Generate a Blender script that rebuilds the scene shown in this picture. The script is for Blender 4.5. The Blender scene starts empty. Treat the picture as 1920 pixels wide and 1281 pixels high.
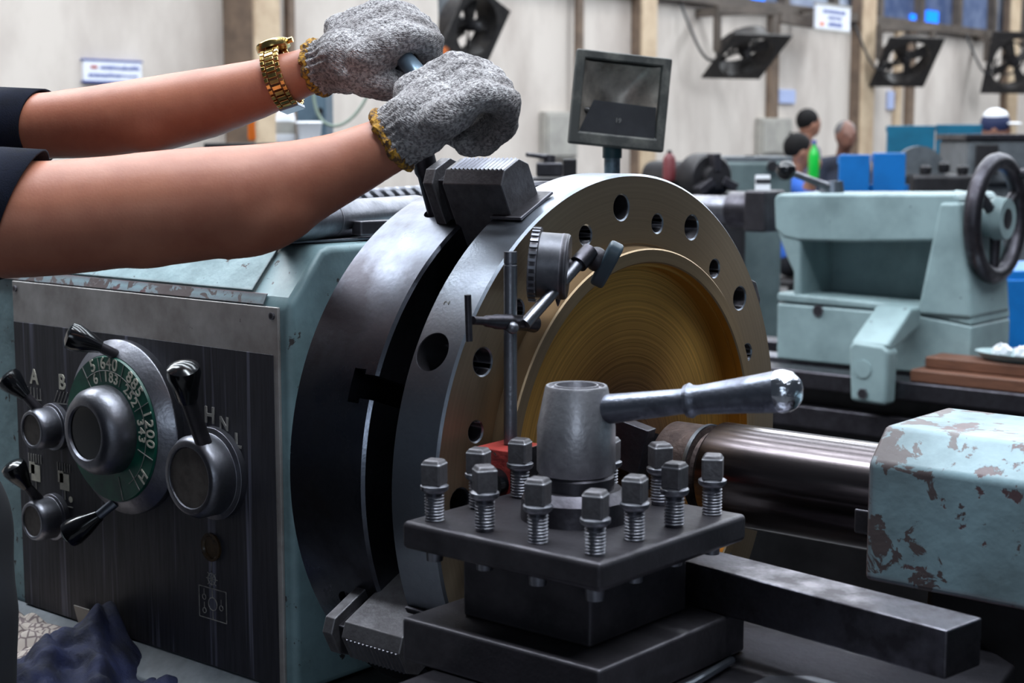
import bpy, bmesh, math, random
from mathutils import Vector as V, Matrix, noise as mnoise
random.seed(7)
R = math.radians
sc = bpy.context.scene
COL = sc.collection
AX = 1.1            # height of the lathe spindle axis above the floor; all figures below are measured from that axis

# ------------------------------------------------------------------ camera
F = 2940.7; YAW = 0.870; PIT = 0.1276
CAMP = V((0.96798, -1.33929, 0.33654))
FW = V((-math.cos(YAW)*math.cos(PIT), math.sin(YAW)*math.cos(PIT), -math.sin(PIT)))
RT = FW.cross(V((0, 0, 1))).normalized(); UP = RT.cross(FW)
cd = bpy.data.cameras.new('camera'); cam = bpy.data.objects.new('camera', cd); COL.objects.link(cam)
cd.sensor_width = 36; cd.lens = 36*F/1920; cd.clip_end = 200; cd.clip_start = .02
cam.matrix_world = Matrix.Translation(CAMP+V((0, 0, AX))) @ Matrix((RT, UP, -FW)).transposed().to_4x4()
cd.dof.use_dof = True; cd.dof.focus_distance = 1.62; cd.dof.aperture_fstop = 9.0
sc.camera = cam

# ------------------------------------------------------------------ world, lights, exposure
w = bpy.data.worlds.new('world'); sc.world = w; w.use_nodes = True
bg = w.node_tree.nodes['Background']; bg.inputs[0].default_value = (.50, .60, .75, 1); bg.inputs[1].default_value = .07
def area(name, loc, size, energy, color, rot=(0, 0, 0)):
    l = bpy.data.lights.new(name, 'AREA'); l.shape = 'RECTANGLE'; l.size, l.size_y = size; l.energy = energy; l.color = color
    o = bpy.data.objects.new(name, l); COL.objects.link(o); o.location = V(loc)+V((0, 0, AX)); o.rotation_euler = rot
    return o
for k, yy in enumerate((-0.75, 0.55, 2.0, 3.8, 6.8, 10.5, 15, 20)):       # roof lights, in rows along the hall
    area('roof_light', (-2.2, yy, 4.6), (10.5, .45), (450, 230, 180, 220, 330, 420, 480, 520)[k], (.84, .92, 1))
area('doorway_daylight', (6.2, -8.2, 1.6), (3.2, 3.0), 75, (.74, .86, 1), (R(84), 0, R(37)))
area('roof_light', (-6.2, 9.5, 4.7), (1.2, 24), 285, (1, .97, .94), (0, R(-28), 0))
sc.view_settings.view_transform = 'Standard'; sc.view_settings.look = 'None'
sc.view_settings.exposure = 0.25; sc.view_settings.gamma = 1; sc.view_settings.use_curve_mapping = False

# ------------------------------------------------------------------ measuring helpers
def ray(x, y): return FW+RT*((x-960)/F)-UP*((y-640.5)/F)
def at(x, y, ax, v):                      # the point of the plane X/Y/Z = v that the sight line of a photo point meets
    d = ray(x, y); i = 'XYZ'.index(ax); return CAMP+d*((v-CAMP[i])/d[i])
def dp(x, y, D): return CAMP+ray(x, y)*D  # the point at distance D in front of the camera

# ------------------------------------------------------------------ materials
MATS = {}
def lin(c): return tuple((v/255/12.92 if v/255 <= .04045 else ((v/255+.055)/1.055)**2.4) for v in c)+(1,)
def mat(name, c1, c2=None, scale=8, lo=.4, hi=.62, rough=.5, rough2=None, metal=0, bump=0, bscale=150, chip=None, spec=.5,
        sss=0, stretch=None, emit=None, trans=0, sheen=0, bdist=.002):
    m = bpy.data.materials.new(name); m.use_nodes = True; nt = m.node_tree; N = nt.nodes; L = nt.links
    b = N['Principled BSDF']; tc = N.new('ShaderNodeTexCoord'); src = tc.outputs['Object']
    if stretch:
        mp = N.new('ShaderNodeMapping'); mp.inputs['Scale'].default_value = stretch; L.new(src, mp.inputs[0]); ssrc = mp.outputs[0]
    else: ssrc = src
    b.inputs['Roughness'].default_value = rough; b.inputs['Metallic'].default_value = metal
    b.inputs['Specular IOR Level'].default_value = spec
    col = None; c1 = lin(c1); b.inputs['Base Color'].default_value = c1
    if c2:
        n = N.new('ShaderNodeTexNoise'); n.inputs['Scale'].default_value = scale; n.inputs['Detail'].default_value = 6
        n.inputs['Roughness'].default_value = .62; L.new(ssrc, n.inputs[0])
        r = N.new('ShaderNodeValToRGB'); r.color_ramp.elements[0].position = lo; r.color_ramp.elements[1].position = hi
        r.color_ramp.elements[0].color = c1; r.color_ramp.elements[1].color = lin(c2); L.new(n.outputs[0], r.inputs[0]); col = r.outputs[0]
        if rough2 is not None:
            mr = N.new('ShaderNodeMapRange'); mr.inputs[1].default_value = lo; mr.inputs[2].default_value = hi
            mr.inputs[3].default_value = rough; mr.inputs[4].default_value = rough2; L.new(n.outputs[0], mr.inputs[0]); L.new(mr.outputs[0], b.inputs['Roughness'])
    hgt = None
    if chip:
        cc, cs, cl = chip
        n = N.new('ShaderNodeTexNoise'); n.inputs['Scale'].default_value = cs; n.inputs['Detail'].default_value = 8; n.inputs['Roughness'].default_value = .65; L.new(src, n.inputs[0])
        r = N.new('ShaderNodeValToRGB'); r.color_ramp.elements[0].position = cl; r.color_ramp.elements[1].position = cl+.012
        L.new(n.outputs[0], r.inputs[0]); mx = N.new('ShaderNodeMix'); mx.data_type = 'RGBA'; L.new(r.outputs[0], mx.inputs[0])
        if col: L.new(col, mx.inputs[6])
        else: mx.inputs[6].default_value = c1
        mx.inputs[7].default_value = lin(cc); col = mx.outputs[2]; hgt = r.outputs[0]
    if col: L.new(col, b.inputs['Base Color'])
    if bump or hgt:
        bp = N.new('ShaderNodeBump'); bp.inputs['Distance'].default_value = bdist; bp.inputs['Strength'].default_value = bump or .5
        n = N.new('ShaderNodeTexNoise'); n.inputs['Scale'].default_value = bscale; n.inputs['Detail'].default_value = 3; L.new(ssrc, n.inputs[0])
        if hgt:
            s = N.new('ShaderNodeMath'); s.operation = 'MULTIPLY_ADD'; L.new(hgt, s.inputs[0]); s.inputs[1].default_value = -.8; L.new(n.outputs[0], s.inputs[2]); L.new(s.outputs[0], bp.inputs['Height'])
        else: L.new(n.outputs[0], bp.inputs['Height'])
        L.new(bp.outputs[0], b.inputs['Normal'])
    if sss:
        b.inputs['Subsurface Weight'].default_value = sss; b.inputs['Subsurface Radius'].default_value = (.012, .005, .003); b.inputs['Subsurface Scale'].default_value = 1
    if sheen: b.inputs['Sheen Weight'].default_value = sheen
    if emit: b.inputs['Emission Color'].default_value = lin(emit[0]); b.inputs['Emission Strength'].default_value = emit[1]
    if trans: b.inputs['Transmission Weight'].default_value = trans
    MATS[name] = m; return m
def edge_wear(m, col, radius=.004, rough=None, noisy=60, lo=.02, hi=.16):
    N, L, B = m.node_tree.nodes, m.node_tree.links, m.node_tree.nodes['Principled BSDF']
    bv = N.new('ShaderNodeBevel'); bv.samples = 4; bv.inputs['Radius'].default_value = radius; ge = N.new('ShaderNodeNewGeometry')
    d = N.new('ShaderNodeVectorMath'); d.operation = 'DOT_PRODUCT'; L.new(bv.outputs[0], d.inputs[0]); L.new(ge.outputs['Normal'], d.inputs[1])
    tc = N.new('ShaderNodeTexCoord'); n = N.new('ShaderNodeTexNoise'); n.inputs['Scale'].default_value = noisy; n.inputs['Detail'].default_value = 6; L.new(tc.outputs['Object'], n.inputs[0])
    i = N.new('ShaderNodeMath'); i.operation = 'SUBTRACT'; i.inputs[0].default_value = 1.0; L.new(d.outputs['Value'], i.inputs[1])
    k = N.new('ShaderNodeMath'); k.operation = 'MULTIPLY'; L.new(i.outputs[0], k.inputs[0]); L.new(n.outputs[0], k.inputs[1])
    r = N.new('ShaderNodeMapRange'); r.inputs[1].default_value = lo*.5; r.inputs[2].default_value = hi*.5; L.new(k.outputs[0], r.inputs[0])
    mx = N.new('ShaderNodeMix'); mx.data_type = 'RGBA'; L.new(r.outputs[0], mx.inputs[0])
    if B.inputs['Base Color'].links: L.new(B.inputs['Base Color'].links[0].from_socket, mx.inputs[6])
    else: mx.inputs[6].default_value = B.inputs['Base Color'].default_value
    mx.inputs[7].default_value = lin(col); L.new(mx.outputs[2], B.inputs['Base Color'])
    return m
def nodes(m): return m.node_tree.nodes, m.node_tree.links, m.node_tree.nodes['Principled BSDF']

teal = mat('teal_paint', (124, 152, 158), (100, 122, 126), 14, .42, .7, .42, .6, bump=.25, bscale=90, chip=((56, 52, 52), 42, .635))
teal_worn = mat('worn_teal_paint', (134, 160, 168), (96, 112, 116), 9, .40, .72, .38, .6, bump=.3, bscale=60, chip=((92, 72, 74), 22, .60))
far_green = mat('far_grey_green_paint', (92, 106, 106), (74, 88, 88), 5, rough=.55)
teal2 = mat('grey_green_paint', (138, 158, 160), (112, 130, 132), 6, .4, .7, .45, bump=.15, bscale=60, chip=((60, 62, 62), 20, .68))
panel_light = mat('bare_panel_metal', (186, 182, 180), (136, 128, 124), 14, .35, .72, .5, .6, metal=.35, bump=.06, bscale=60, chip=((70, 66, 66), 60, .70))
panel_dark = mat('dark_control_plate', (52, 51, 58), (38, 37, 42), 30, .4, .7, .5, .62, metal=.15, stretch=(9, 9, .5))
steel = mat('bright_machined_steel', (160, 167, 178), (128, 134, 144), 9, .35, .7, .27, .40, metal=1, bump=.08, bscale=260)
steel_mid = mat('worn_steel', (140, 141, 148), (104, 104, 112), 24, .35, .7, .34, .5, metal=1, bump=.15, bscale=220)
steel_dark = mat('dark_oiled_steel', (88, 86, 92), (60, 57, 62), 30, .35, .7, .36, .5, metal=1, bump=.15, bscale=220)
chuck_m = mat('chuck_steel', (116, 121, 132), (66, 64, 70), 7, .36, .64, .22, .40, metal=1, bump=.08, bscale=180)
black_ox = mat('black_oxide_steel', (70, 67, 72), (48, 46, 50), 24, .35, .7, .38, .52, metal=.65, bump=.12, bscale=240)
brown_st = mat('brown_patina_steel', (112, 104, 105), (76, 70, 72), 16, .35, .7, .17, .26, metal=1, stretch=(.6, 9, 9))
rust_st = mat('rough_brown_steel', (98, 84, 80), (66, 56, 55), 60, .35, .7, .55, .7, metal=.8, bump=.5, bscale=160)
jaw_m = mat('jaw_steel', (104, 102, 106), (74, 71, 74), 60, .35, .7, .42, .55, metal=.6, bump=.2, bscale=300)
edge_wear(jaw_m, (190, 190, 196), .002); edge_wear(black_ox, (150, 148, 156), .0035); edge_wear(teal_worn, (96, 70, 74), .010, noisy=30, lo=.022, hi=.05); edge_wear(teal, (78, 74, 74), .006, noisy=45, lo=.10, hi=.13)
plastic = mat('black_plastic', (16, 17, 20), rough=.16, spec=.6)
rubber = mat('black_rubber', (26, 26, 28), (40, 40, 42), 30, rough=.6)
green_d = mat('green_dial_enamel', (14, 86, 68), (10, 62, 54), 30, rough=.35)
cream = mat('cream_print', (205, 200, 184), (150, 146, 136), 60, .4, .8, .6)
print_dim = mat('worn_print', (150, 147, 142), (95, 93, 92), 80, .4, .7, .6)
skin = mat('skin', (180, 116, 90), (154, 90, 68), 11, .35, .7, .48, .55, sss=.12, bump=.12, bscale=420, bdist=.001)
gold = mat('gold', (212, 182, 116), (178, 146, 82), 60, rough=.22, metal=1)
navy = mat('navy_cloth', (19, 23, 38), (14, 17, 28), 40, rough=.9, bump=.3, bscale=700, spec=.2)
navy_rag = mat('navy_rag_cloth', (20, 29, 68), (10, 14, 34), 30, .35, .65, .8, bump=.5, bscale=300)
red_p = mat('red_paint', (176, 66, 60), (140, 48, 46), 40, rough=.4, chip=((90, 70, 66), 90, .64))
rag_w = mat('patterned_white_rag', (226, 214, 200), rough=.85)
blue_p = mat('blue_panel_paint', (12, 108, 182), (10, 96, 164), 6, rough=.4)
teal_blue = mat('teal_blue_paint', (12, 98, 128), (10, 86, 114), 5, rough=.45)
wood = mat('brown_wood', (112, 72, 52), (78, 48, 35), 16, .35, .7, .55, stretch=(1, 12, 12), bump=.2, bscale=80)
wall_m = mat('stained_plaster', (206, 196, 187), (166, 154, 146), 1.5, .42, .74, .85, stretch=(1, 1, .4), bump=.15, bscale=30)
floor_m = mat('concrete_floor', (92, 92, 94), (70, 70, 72), 2, rough=.6)
col_dark = mat('dark_brown_column', (122, 102, 86), (98, 82, 70), 5, rough=.6)
col_light = mat('beige_column_paint', (200, 178, 150), (176, 152, 126), 4, rough=.6)
frame_m = mat('window_frame_paint', (96, 86, 78), (76, 68, 62), 6, rough=.6)
fan_m = mat('dark_fan_metal', (44, 42, 42), (62, 58, 56), 20, rough=.5, metal=.4)
white_m = mat('white_print_board', (226, 228, 236), rough=.5)
blue_print = mat('blue_print', (58, 78, 150), rough=.6)
orange_p = mat('orange_plastic', (226, 112, 30), rough=.5)
grey_box = mat('grey_box_paint', (168, 164, 156), (148, 144, 138), 5, rough=.55)
grey_mach = mat('grey_machine_paint', (96, 100, 104), (74, 78, 82), 8, rough=.5)
hair_m = mat('black_hair', (12, 11, 12), (22, 19, 19), 60, spec=.2, rough=.75, bump=.4, bscale=300)
shade_m = mat('dark_machine_metal', (48, 46, 48), (34, 32, 34), 12, rough=.5, metal=.5)
green_pl = mat('green_bottle_plastic', (26, 200, 70), rough=.2, trans=.25)
paper_w = mat('white_plastic', (232, 232, 236), rough=.4)
blue_shirt = mat('blue_shirt_cloth', (30, 84, 170), rough=.8)
darkshirt = mat('dark_blue_shirt', (36, 42, 60), (28, 32, 46), 10, rough=.85)
greyshirt = mat('grey_violet_shirt', (92, 88, 104), rough=.85)
cuff_y = mat('yellow_brown_yarn', (188, 138, 40), (84, 62, 50), 260, .42, .58, .85, bump=.6, bscale=500)
lampglass = mat('dusty_lamp_glass', (88, 84, 82), (60, 58, 58), 30, rough=.35, spec=.6)
lampbody = mat('dusty_black_casting', (62, 62, 60), (112, 110, 104), 26, .45, .75, .6, bump=.2, bscale=200)
reflector = mat('dull_reflector', (226, 216, 204), (150, 140, 130), 30, .35, .7, .35, .5, metal=.3)
pinkm = mat('pink_plastic', (196, 40, 150), rough=.4)
inkblk = mat('black_print', (28, 28, 34), rough=.6)
bluelit = mat('blue_lit_pane', (20, 110, 240), rough=.3, emit=((20, 120, 255), 1.4))
glass_b = mat('blue_grey_glass', (70, 84, 118), (110, 122, 150), 2.2, .4, .62, .12, spec=.6)
glass_l = mat('pale_frosted_glass', (176, 184, 200), (130, 138, 158), 2.2, .4, .62, .3)

# knitted glove yarn
glove_m = mat('grey_knitted_yarn', (216, 211, 212), (134, 126, 126), 26, .38, .70, .9, sheen=.3)
N, L, B = nodes(glove_m)
tc = N.new('ShaderNodeTexCoord')
wv = N.new('ShaderNodeTexWave'); wv.inputs['Scale'].default_value = 190; wv.inputs['Distortion'].default_value = 7; wv.inputs['Detail'].default_value = 2; wv.inputs['Detail Scale'].default_value = 2
mp = N.new('ShaderNodeMapping'); mp.inputs['Rotation'].default_value = (R(20), R(35), R(40)); L.new(tc.outputs['Object'], mp.inputs[0]); L.new(mp.outputs[0], wv.inputs[0])
n2 = N.new('ShaderNodeTexNoise'); n2.inputs['Scale'].default_value = 420; n2.inputs['Detail'].default_value = 2; L.new(tc.outputs['Object'], n2.inputs[0])
ad = N.new('ShaderNodeMath'); ad.operation = 'MULTIPLY_ADD'; L.new(n2.outputs[0], ad.inputs[0]); ad.inputs[1].default_value = 1.2; L.new(wv.outputs['Color'], ad.inputs[2])
bp = N.new('ShaderNodeBump'); bp.inputs['Strength'].default_value = .9; bp.inputs['Distance'].default_value = .0016; L.new(ad.outputs[0], bp.inputs['Height']); L.new(bp.outputs[0], B.inputs['Normal'])
n3 = N.new('ShaderNodeTexNoise'); n3.inputs['Scale'].default_value = 330; n3.inputs['Detail'].default_value = 3; L.new(tc.outputs['Object'], n3.inputs[0])
rp = N.new('ShaderNodeValToRGB'); rp.color_ramp.elements[0].position = .40; rp.color_ramp.elements[1].position = .56; rp.color_ramp.elements[0].color = (.35, .33, .34, 1); L.new(n3.outputs[0], rp.inputs[0])
old = B.inputs['Base Color'].links[0].from_socket
mx = N.new('ShaderNodeMix'); mx.data_type = 'RGBA'; mx.blend_type = 'MULTIPLY'; mx.inputs[0].default_value = 1; L.new(old, mx.inputs[6]); L.new(rp.outputs[0], mx.inputs[7]); L.new(mx.outputs[2], B.inputs['Base Color'])

for (c_, r0, r1) in ((dp(935, 235, 1.487), .020, .055), (dp(800, 100, 1.60), .012, .034)):        # grime on the right fingers; darker brown spot under the left index
    vd = N.new('ShaderNodeVectorMath'); vd.operation = 'DISTANCE'; L.new(tc.outputs['Object'], vd.inputs[0]); vd.inputs[1].default_value = c_
    nn = N.new('ShaderNodeTexNoise'); nn.inputs['Scale'].default_value = 45; nn.inputs['Detail'].default_value = 5; L.new(tc.outputs['Object'], nn.inputs[0])
    aa = N.new('ShaderNodeMath'); aa.operation = 'MULTIPLY_ADD'; L.new(nn.outputs[0], aa.inputs[0]); aa.inputs[1].default_value = .05; L.new(vd.outputs['Value'], aa.inputs[2])
    rr = N.new('ShaderNodeMapRange'); rr.inputs[1].default_value = r0+.025; rr.inputs[2].default_value = r1+.025; rr.inputs[3].default_value = .85; rr.inputs[4].default_value = 0; L.new(aa.outputs[0], rr.inputs[0])
    mg = N.new('ShaderNodeMix'); mg.data_type = 'RGBA'; mg.blend_type = 'MULTIPLY'; L.new(rr.outputs[0], mg.inputs[0]); L.new(B.inputs['Base Color'].links[0].from_socket, mg.inputs[6]); mg.inputs[7].default_value = (.34, .28, .26, 1); L.new(mg.outputs[2], B.inputs['Base Color'])

# turned bronze-brown face: fine concentric tool marks round the spindle axis
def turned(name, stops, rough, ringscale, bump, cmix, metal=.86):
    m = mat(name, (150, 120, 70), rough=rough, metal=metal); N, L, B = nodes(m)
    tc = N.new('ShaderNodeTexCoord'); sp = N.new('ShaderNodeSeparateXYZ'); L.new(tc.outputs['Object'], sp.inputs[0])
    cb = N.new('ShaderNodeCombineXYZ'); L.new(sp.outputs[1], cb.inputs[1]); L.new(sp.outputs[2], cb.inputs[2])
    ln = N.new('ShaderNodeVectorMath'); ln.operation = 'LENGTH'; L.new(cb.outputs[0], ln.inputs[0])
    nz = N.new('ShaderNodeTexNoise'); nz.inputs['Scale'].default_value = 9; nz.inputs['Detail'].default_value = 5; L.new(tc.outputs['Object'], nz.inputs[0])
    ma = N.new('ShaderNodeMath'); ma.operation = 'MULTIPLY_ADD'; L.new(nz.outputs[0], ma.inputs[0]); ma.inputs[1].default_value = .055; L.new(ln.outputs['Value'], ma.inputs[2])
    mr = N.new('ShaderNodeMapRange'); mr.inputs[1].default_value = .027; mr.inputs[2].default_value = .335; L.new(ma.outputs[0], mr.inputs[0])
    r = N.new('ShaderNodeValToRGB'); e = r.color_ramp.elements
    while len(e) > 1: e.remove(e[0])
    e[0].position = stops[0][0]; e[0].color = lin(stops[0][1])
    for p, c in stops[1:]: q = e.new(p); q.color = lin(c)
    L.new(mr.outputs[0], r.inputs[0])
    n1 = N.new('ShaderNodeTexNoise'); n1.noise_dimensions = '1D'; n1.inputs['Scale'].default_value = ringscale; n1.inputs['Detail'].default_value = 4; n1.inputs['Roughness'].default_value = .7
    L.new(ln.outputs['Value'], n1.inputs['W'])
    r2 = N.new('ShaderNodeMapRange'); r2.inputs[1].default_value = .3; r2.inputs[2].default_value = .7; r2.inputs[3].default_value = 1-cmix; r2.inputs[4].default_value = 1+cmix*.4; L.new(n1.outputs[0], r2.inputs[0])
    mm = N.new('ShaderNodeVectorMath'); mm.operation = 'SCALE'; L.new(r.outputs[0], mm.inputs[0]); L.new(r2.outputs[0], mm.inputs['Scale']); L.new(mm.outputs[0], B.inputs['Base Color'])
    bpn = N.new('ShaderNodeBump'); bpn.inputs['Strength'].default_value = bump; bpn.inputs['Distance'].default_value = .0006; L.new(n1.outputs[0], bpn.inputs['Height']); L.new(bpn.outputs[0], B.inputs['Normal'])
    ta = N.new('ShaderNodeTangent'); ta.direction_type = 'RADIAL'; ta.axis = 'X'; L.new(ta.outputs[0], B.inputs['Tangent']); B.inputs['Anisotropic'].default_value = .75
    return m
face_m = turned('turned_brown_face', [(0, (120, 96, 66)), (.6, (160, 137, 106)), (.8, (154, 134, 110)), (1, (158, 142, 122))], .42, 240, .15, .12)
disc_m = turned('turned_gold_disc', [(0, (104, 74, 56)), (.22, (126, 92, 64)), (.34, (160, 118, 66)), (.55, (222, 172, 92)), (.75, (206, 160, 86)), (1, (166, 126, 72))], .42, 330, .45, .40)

# paint knocked off the nose of the tailstock
N, L, B = nodes(teal_worn)
tc = N.new('ShaderNodeTexCoord'); sp = N.new('ShaderNodeSeparateXYZ'); L.new(tc.outputs['Object'], sp.inputs[0])
mr = N.new('ShaderNodeMapRange'); mr.inputs[1].default_value = .43; mr.inputs[2].default_value = .322; mr.inputs[4].default_value = .125; L.new(sp.outputs[0], mr.inputs[0])
n = N.new('ShaderNodeTexNoise'); n.inputs['Scale'].default_value = 34; n.inputs['Detail'].default_value = 7; n.inputs['Roughness'].default_value = .6; n.inputs['Distortion'].default_value = .6; L.new(tc.outputs['Object'], n.inputs[0])
ad = N.new('ShaderNodeMath'); L.new(n.outputs[0], ad.inputs[0]); L.new(mr.outputs[0], ad.inputs[1])
r = N.new('ShaderNodeValToRGB'); r.color_ramp.elements[0].position = .63; r.color_ramp.elements[1].position = .645; L.new(ad.outputs[0], r.inputs[0])
mx = N.new('ShaderNodeMix'); mx.data_type = 'RGBA'; L.new(r.outputs[0], mx.inputs[0]); L.new(B.inputs['Base Color'].links[0].from_socket, mx.inputs[6]); mx.inputs[7].default_value = lin((84, 74, 74)); L.new(mx.outputs[2], B.inputs['Base Color'])

# white rag with brown squiggles
N, L, B = nodes(rag_w)
tc = N.new('ShaderNodeTexCoord'); vo = N.new('ShaderNodeTexVoronoi'); vo.feature = 'DISTANCE_TO_EDGE'; vo.inputs['Scale'].default_value = 75
vo.inputs['Randomness'].default_value = .8; L.new(tc.outputs['Object'], vo.inputs[0])
r = N.new('ShaderNodeValToRGB'); r.color_ramp.elements[0].position = .06; r.color_ramp.elements[1].position = .10
r.color_ramp.elements[0].color = lin((118, 104, 104)); r.color_ramp.elements[1].color = lin((186, 174, 164)); L.new(vo.outputs['Distance'], r.inputs[0]); L.new(r.outputs[0], B.inputs['Base Color'])

# vertical run-off streaks and scuffs on the dark control plate
N, L, B = nodes(panel_dark)
tc = N.new('ShaderNodeTexCoord'); mp = N.new('ShaderNodeMapping'); mp.inputs['Scale'].default_value = (70, 1, 1.6); L.new(tc.outputs['Object'], mp.inputs[0])
n = N.new('ShaderNodeTexNoise'); n.inputs['Scale'].default_value = 1.6; n.inputs['Detail'].default_value = 4; L.new(mp.outputs[0], n.inputs[0])
r = N.new('ShaderNodeValToRGB'); r.color_ramp.elements[0].position = .60; r.color_ramp.elements[1].position = .78; r.color_ramp.elements[1].color = (.85, .85, .85, 1); r.color_ramp.elements[0].color = (0, 0, 0, 1); L.new(n.outputs[0], r.inputs[0])
old = B.inputs['Base Color'].links[0].from_socket
mx = N.new('ShaderNodeMix'); mx.data_type = 'RGBA'; L.new(r.outputs[0], mx.inputs[0]); L.new(old, mx.inputs[6]); mx.inputs[7].default_value = lin((128, 128, 146)); L.new(mx.outputs[2], B.inputs['Base Color'])

# ------------------------------------------------------------------ mesh helpers
def frame(d):
    d = V(d).normalized(); a = V((0, 0, 1)) if abs(d.z) < .9 else V((1, 0, 0))
    u = d.cross(a).normalized(); return u, d.cross(u).normalized(), d
class MB:
    def __init__(s): s.v = []; s.f = []
    def add(s, vs, fs):
        o = len(s.v); s.v += [V(p) for p in vs]; s.f += [tuple(i+o for i in f) for f in fs]; return s
    def box(s, x0, x1, y0, y1, z0, z1):
        return s.add([(x, y, z) for z in (z0, z1) for y in (y0, y1) for x in (x0, x1)],
                     [(0, 2, 3, 1), (4, 5, 7, 6), (0, 1, 5, 4), (2, 6, 7, 3), (0, 4, 6, 2), (1, 3, 7, 5)])
    def obox(s, c, ax, h):
        c = V(c); a = [V(q).normalized() for q in ax]
        vs = [c+a[0]*(h[0]*i)+a[1]*(h[1]*j)+a[2]*(h[2]*k) for k in (-1, 1) for j in (-1, 1) for i in (-1, 1)]
        return s.add(vs, [(0, 2, 3, 1), (4, 5, 7, 6), (0, 1, 5, 4), (2, 6, 7, 3), (0, 4, 6, 2), (1, 3, 7, 5)])
    def bar(s, p, q, w, h, upv=(0, 0, 1)):
        p = V(p); q = V(q); d = (q-p); l = d.length; d.normalize(); a = d.cross(V(upv))
        if a.length < 1e-4: a = d.cross(V((1, 0, 0)))
        a.normalize(); return s.obox((p+q)/2, (d, a, a.cross(d)), (l/2, w/2, h/2))
    def tube(s, path, rad, n=16, cap=True, closed=False, sq=1):
        path = [V(p) for p in path]; m = len(path)
        if not hasattr(rad, '__len__'): rad = [rad]*m
        T = []
        for i in range(m):
            a = path[(i-1) % m] if (closed or i) else path[0]; b = path[(i+1) % m] if (closed or i < m-1) else path[-1]
            T.append((b-a).normalized())
        u, v, _ = frame(T[0]); rings = []
        for i in range(m):
            u = (u-T[i]*u.dot(T[i])).normalized(); v = T[i].cross(u)
            rings += [path[i]+(u*math.cos(2*math.pi*k/n)+v*(math.sin(2*math.pi*k/n)*sq))*rad[i] for k in range(n)]
        fs = []
        for i in range(m if closed else m-1):
            j = (i+1) % m
            fs += [(i*n+k, i*n+(k+1) % n, j*n+(k+1) % n, j*n+k) for k in range(n)]
        if cap and not closed: fs += [tuple(range(n))[::-1], tuple((m-1)*n+k for k in range(n))]
        return s.add(rings, fs)
    def cyl(s, p, q, r0, r1=None, n=24): return s.tube([p, q], [r0, r0 if r1 is None else r1], n)
    def caps(s, pts, n=10):                      # rounded chain of (point, radius), for remeshed bodies
        for (p, r) in pts: s.ell(p, (r, r, r), n=n)
        for (p, a), (q, b) in zip(pts, pts[1:]): s.tube([p, q], [a, b], n*2)
        return s
    def rev(s, prof, o=(0, 0, 0), d=(1, 0, 0), n=48, ends=True, loop=False):   # profile of (along, radius)
        u, v, d = frame(d); o = V(o); m = len(prof)
        vs = [o+d*t+(u*math.cos(2*math.pi*k/n)+v*math.sin(2*math.pi*k/n))*r for t, r in prof for k in range(n)]
        fs = [(i*n+k, i*n+(k+1) % n, ((i+1) % m)*n+(k+1) % n, ((i+1) % m)*n+k) for i in range(m if loop else m-1) for k in range(n)]
        if ends and not loop: fs += [tuple(range(n))[::-1], tuple((m-1)*n+k for k in range(n))]
        return s.add(vs, fs)
    def prism(s, poly, ext):
        poly = [V(p) for p in poly]; e = V(ext); n = len(poly)
        return s.add(poly+[p+e for p in poly], [tuple(range(n))[::-1], tuple(range(n, 2*n))]+[(i, (i+1) % n, n+(i+1) % n, n+i) for i in range(n)])
    def ell(s, c, r, ax=None, n=10):
        c = V(c); ax = ax or ((1, 0, 0), (0, 1, 0), (0, 0, 1)); a = [V(q).normalized() for q in ax]
        vs = [c-a[2]*r[2]]; m = n*2
        for i in range(1, n):
            t = math.pi*i/n
            vs += [c+a[0]*(r[0]*math.sin(t)*math.cos(2*math.pi*k/m))+a[1]*(r[1]*math.sin(t)*math.sin(2*math.pi*k/m))-a[2]*(r[2]*math.cos(t)) for k in range(m)]
        vs.append(c+a[2]*r[2]); e = len(vs)-1
        fs = [(0, 1+(k+1) % m, 1+k) for k in range(m)]+[(e, e-m+k, e-m+(k+1) % m) for k in range(m)]
        for i in range(n-2): fs += [(1+i*m+k, 1+i*m+(k+1) % m, 1+(i+1)*m+(k+1) % m, 1+(i+1)*m+k) for k in range(m)]
        return s.add(vs, fs)
    def mesh(s, name):
        me = bpy.data.meshes.new(name); me.from_pydata(s.v, [], s.f); bm = bmesh.new(); bm.from_mesh(me)
        bmesh.ops.remove_doubles(bm, verts=bm.verts, dist=1e-6); bmesh.ops.recalc_face_normals(bm, faces=bm.faces); bm.to_mesh(me); bm.free(); return me
BASE = {}
def put(o, parent):
    COL.objects.link(o)
    if parent is None: o.location = (0, 0, AX)
    else:
        o.parent = parent
        o.location = -BASE[parent.name] if parent.name in BASE else (0, 0, 0)
def obj(name, mb, m, parent=None, bevel=0, ang=35, seg=2, smooth=True):
    me = mb if isinstance(mb, bpy.types.Mesh) else mb.mesh(name)
    o = bpy.data.objects.new(name, me); put(o, parent)
    me.materials.clear(); me.materials.append(m)
    if smooth: me.shade_smooth(); me.set_sharp_from_angle(angle=R(ang))
    if bevel:
        b = o.modifiers.new('bevel', 'BEVEL'); b.width = bevel; b.segments = seg; b.limit_method = 'ANGLE'; b.angle_limit = R(40); b.harden_normals = True
    return o
def thing(name, label, cat, base, group=None):
    o = bpy.data.objects.new(name, None); COL.objects.link(o); o.empty_display_size = .05
    o.location = V(base)+V((0, 0, AX)); BASE[o.name] = V(base); o['label'] = label; o['category'] = cat
    if group: o['group'] = group
    return o
def tag(o, label, cat, group=None):
    o['label'] = label; o['category'] = cat
    if group: o['group'] = group
    return o
def struct(o): o['kind'] = 'structure'; return o
def bake(o):
    dg = bpy.context.evaluated_depsgraph_get(); me = bpy.data.meshes.new_from_object(o.evaluated_get(dg)); old = o.data
    o.modifiers.clear(); o.data = me; bpy.data.meshes.remove(old); return o
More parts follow.
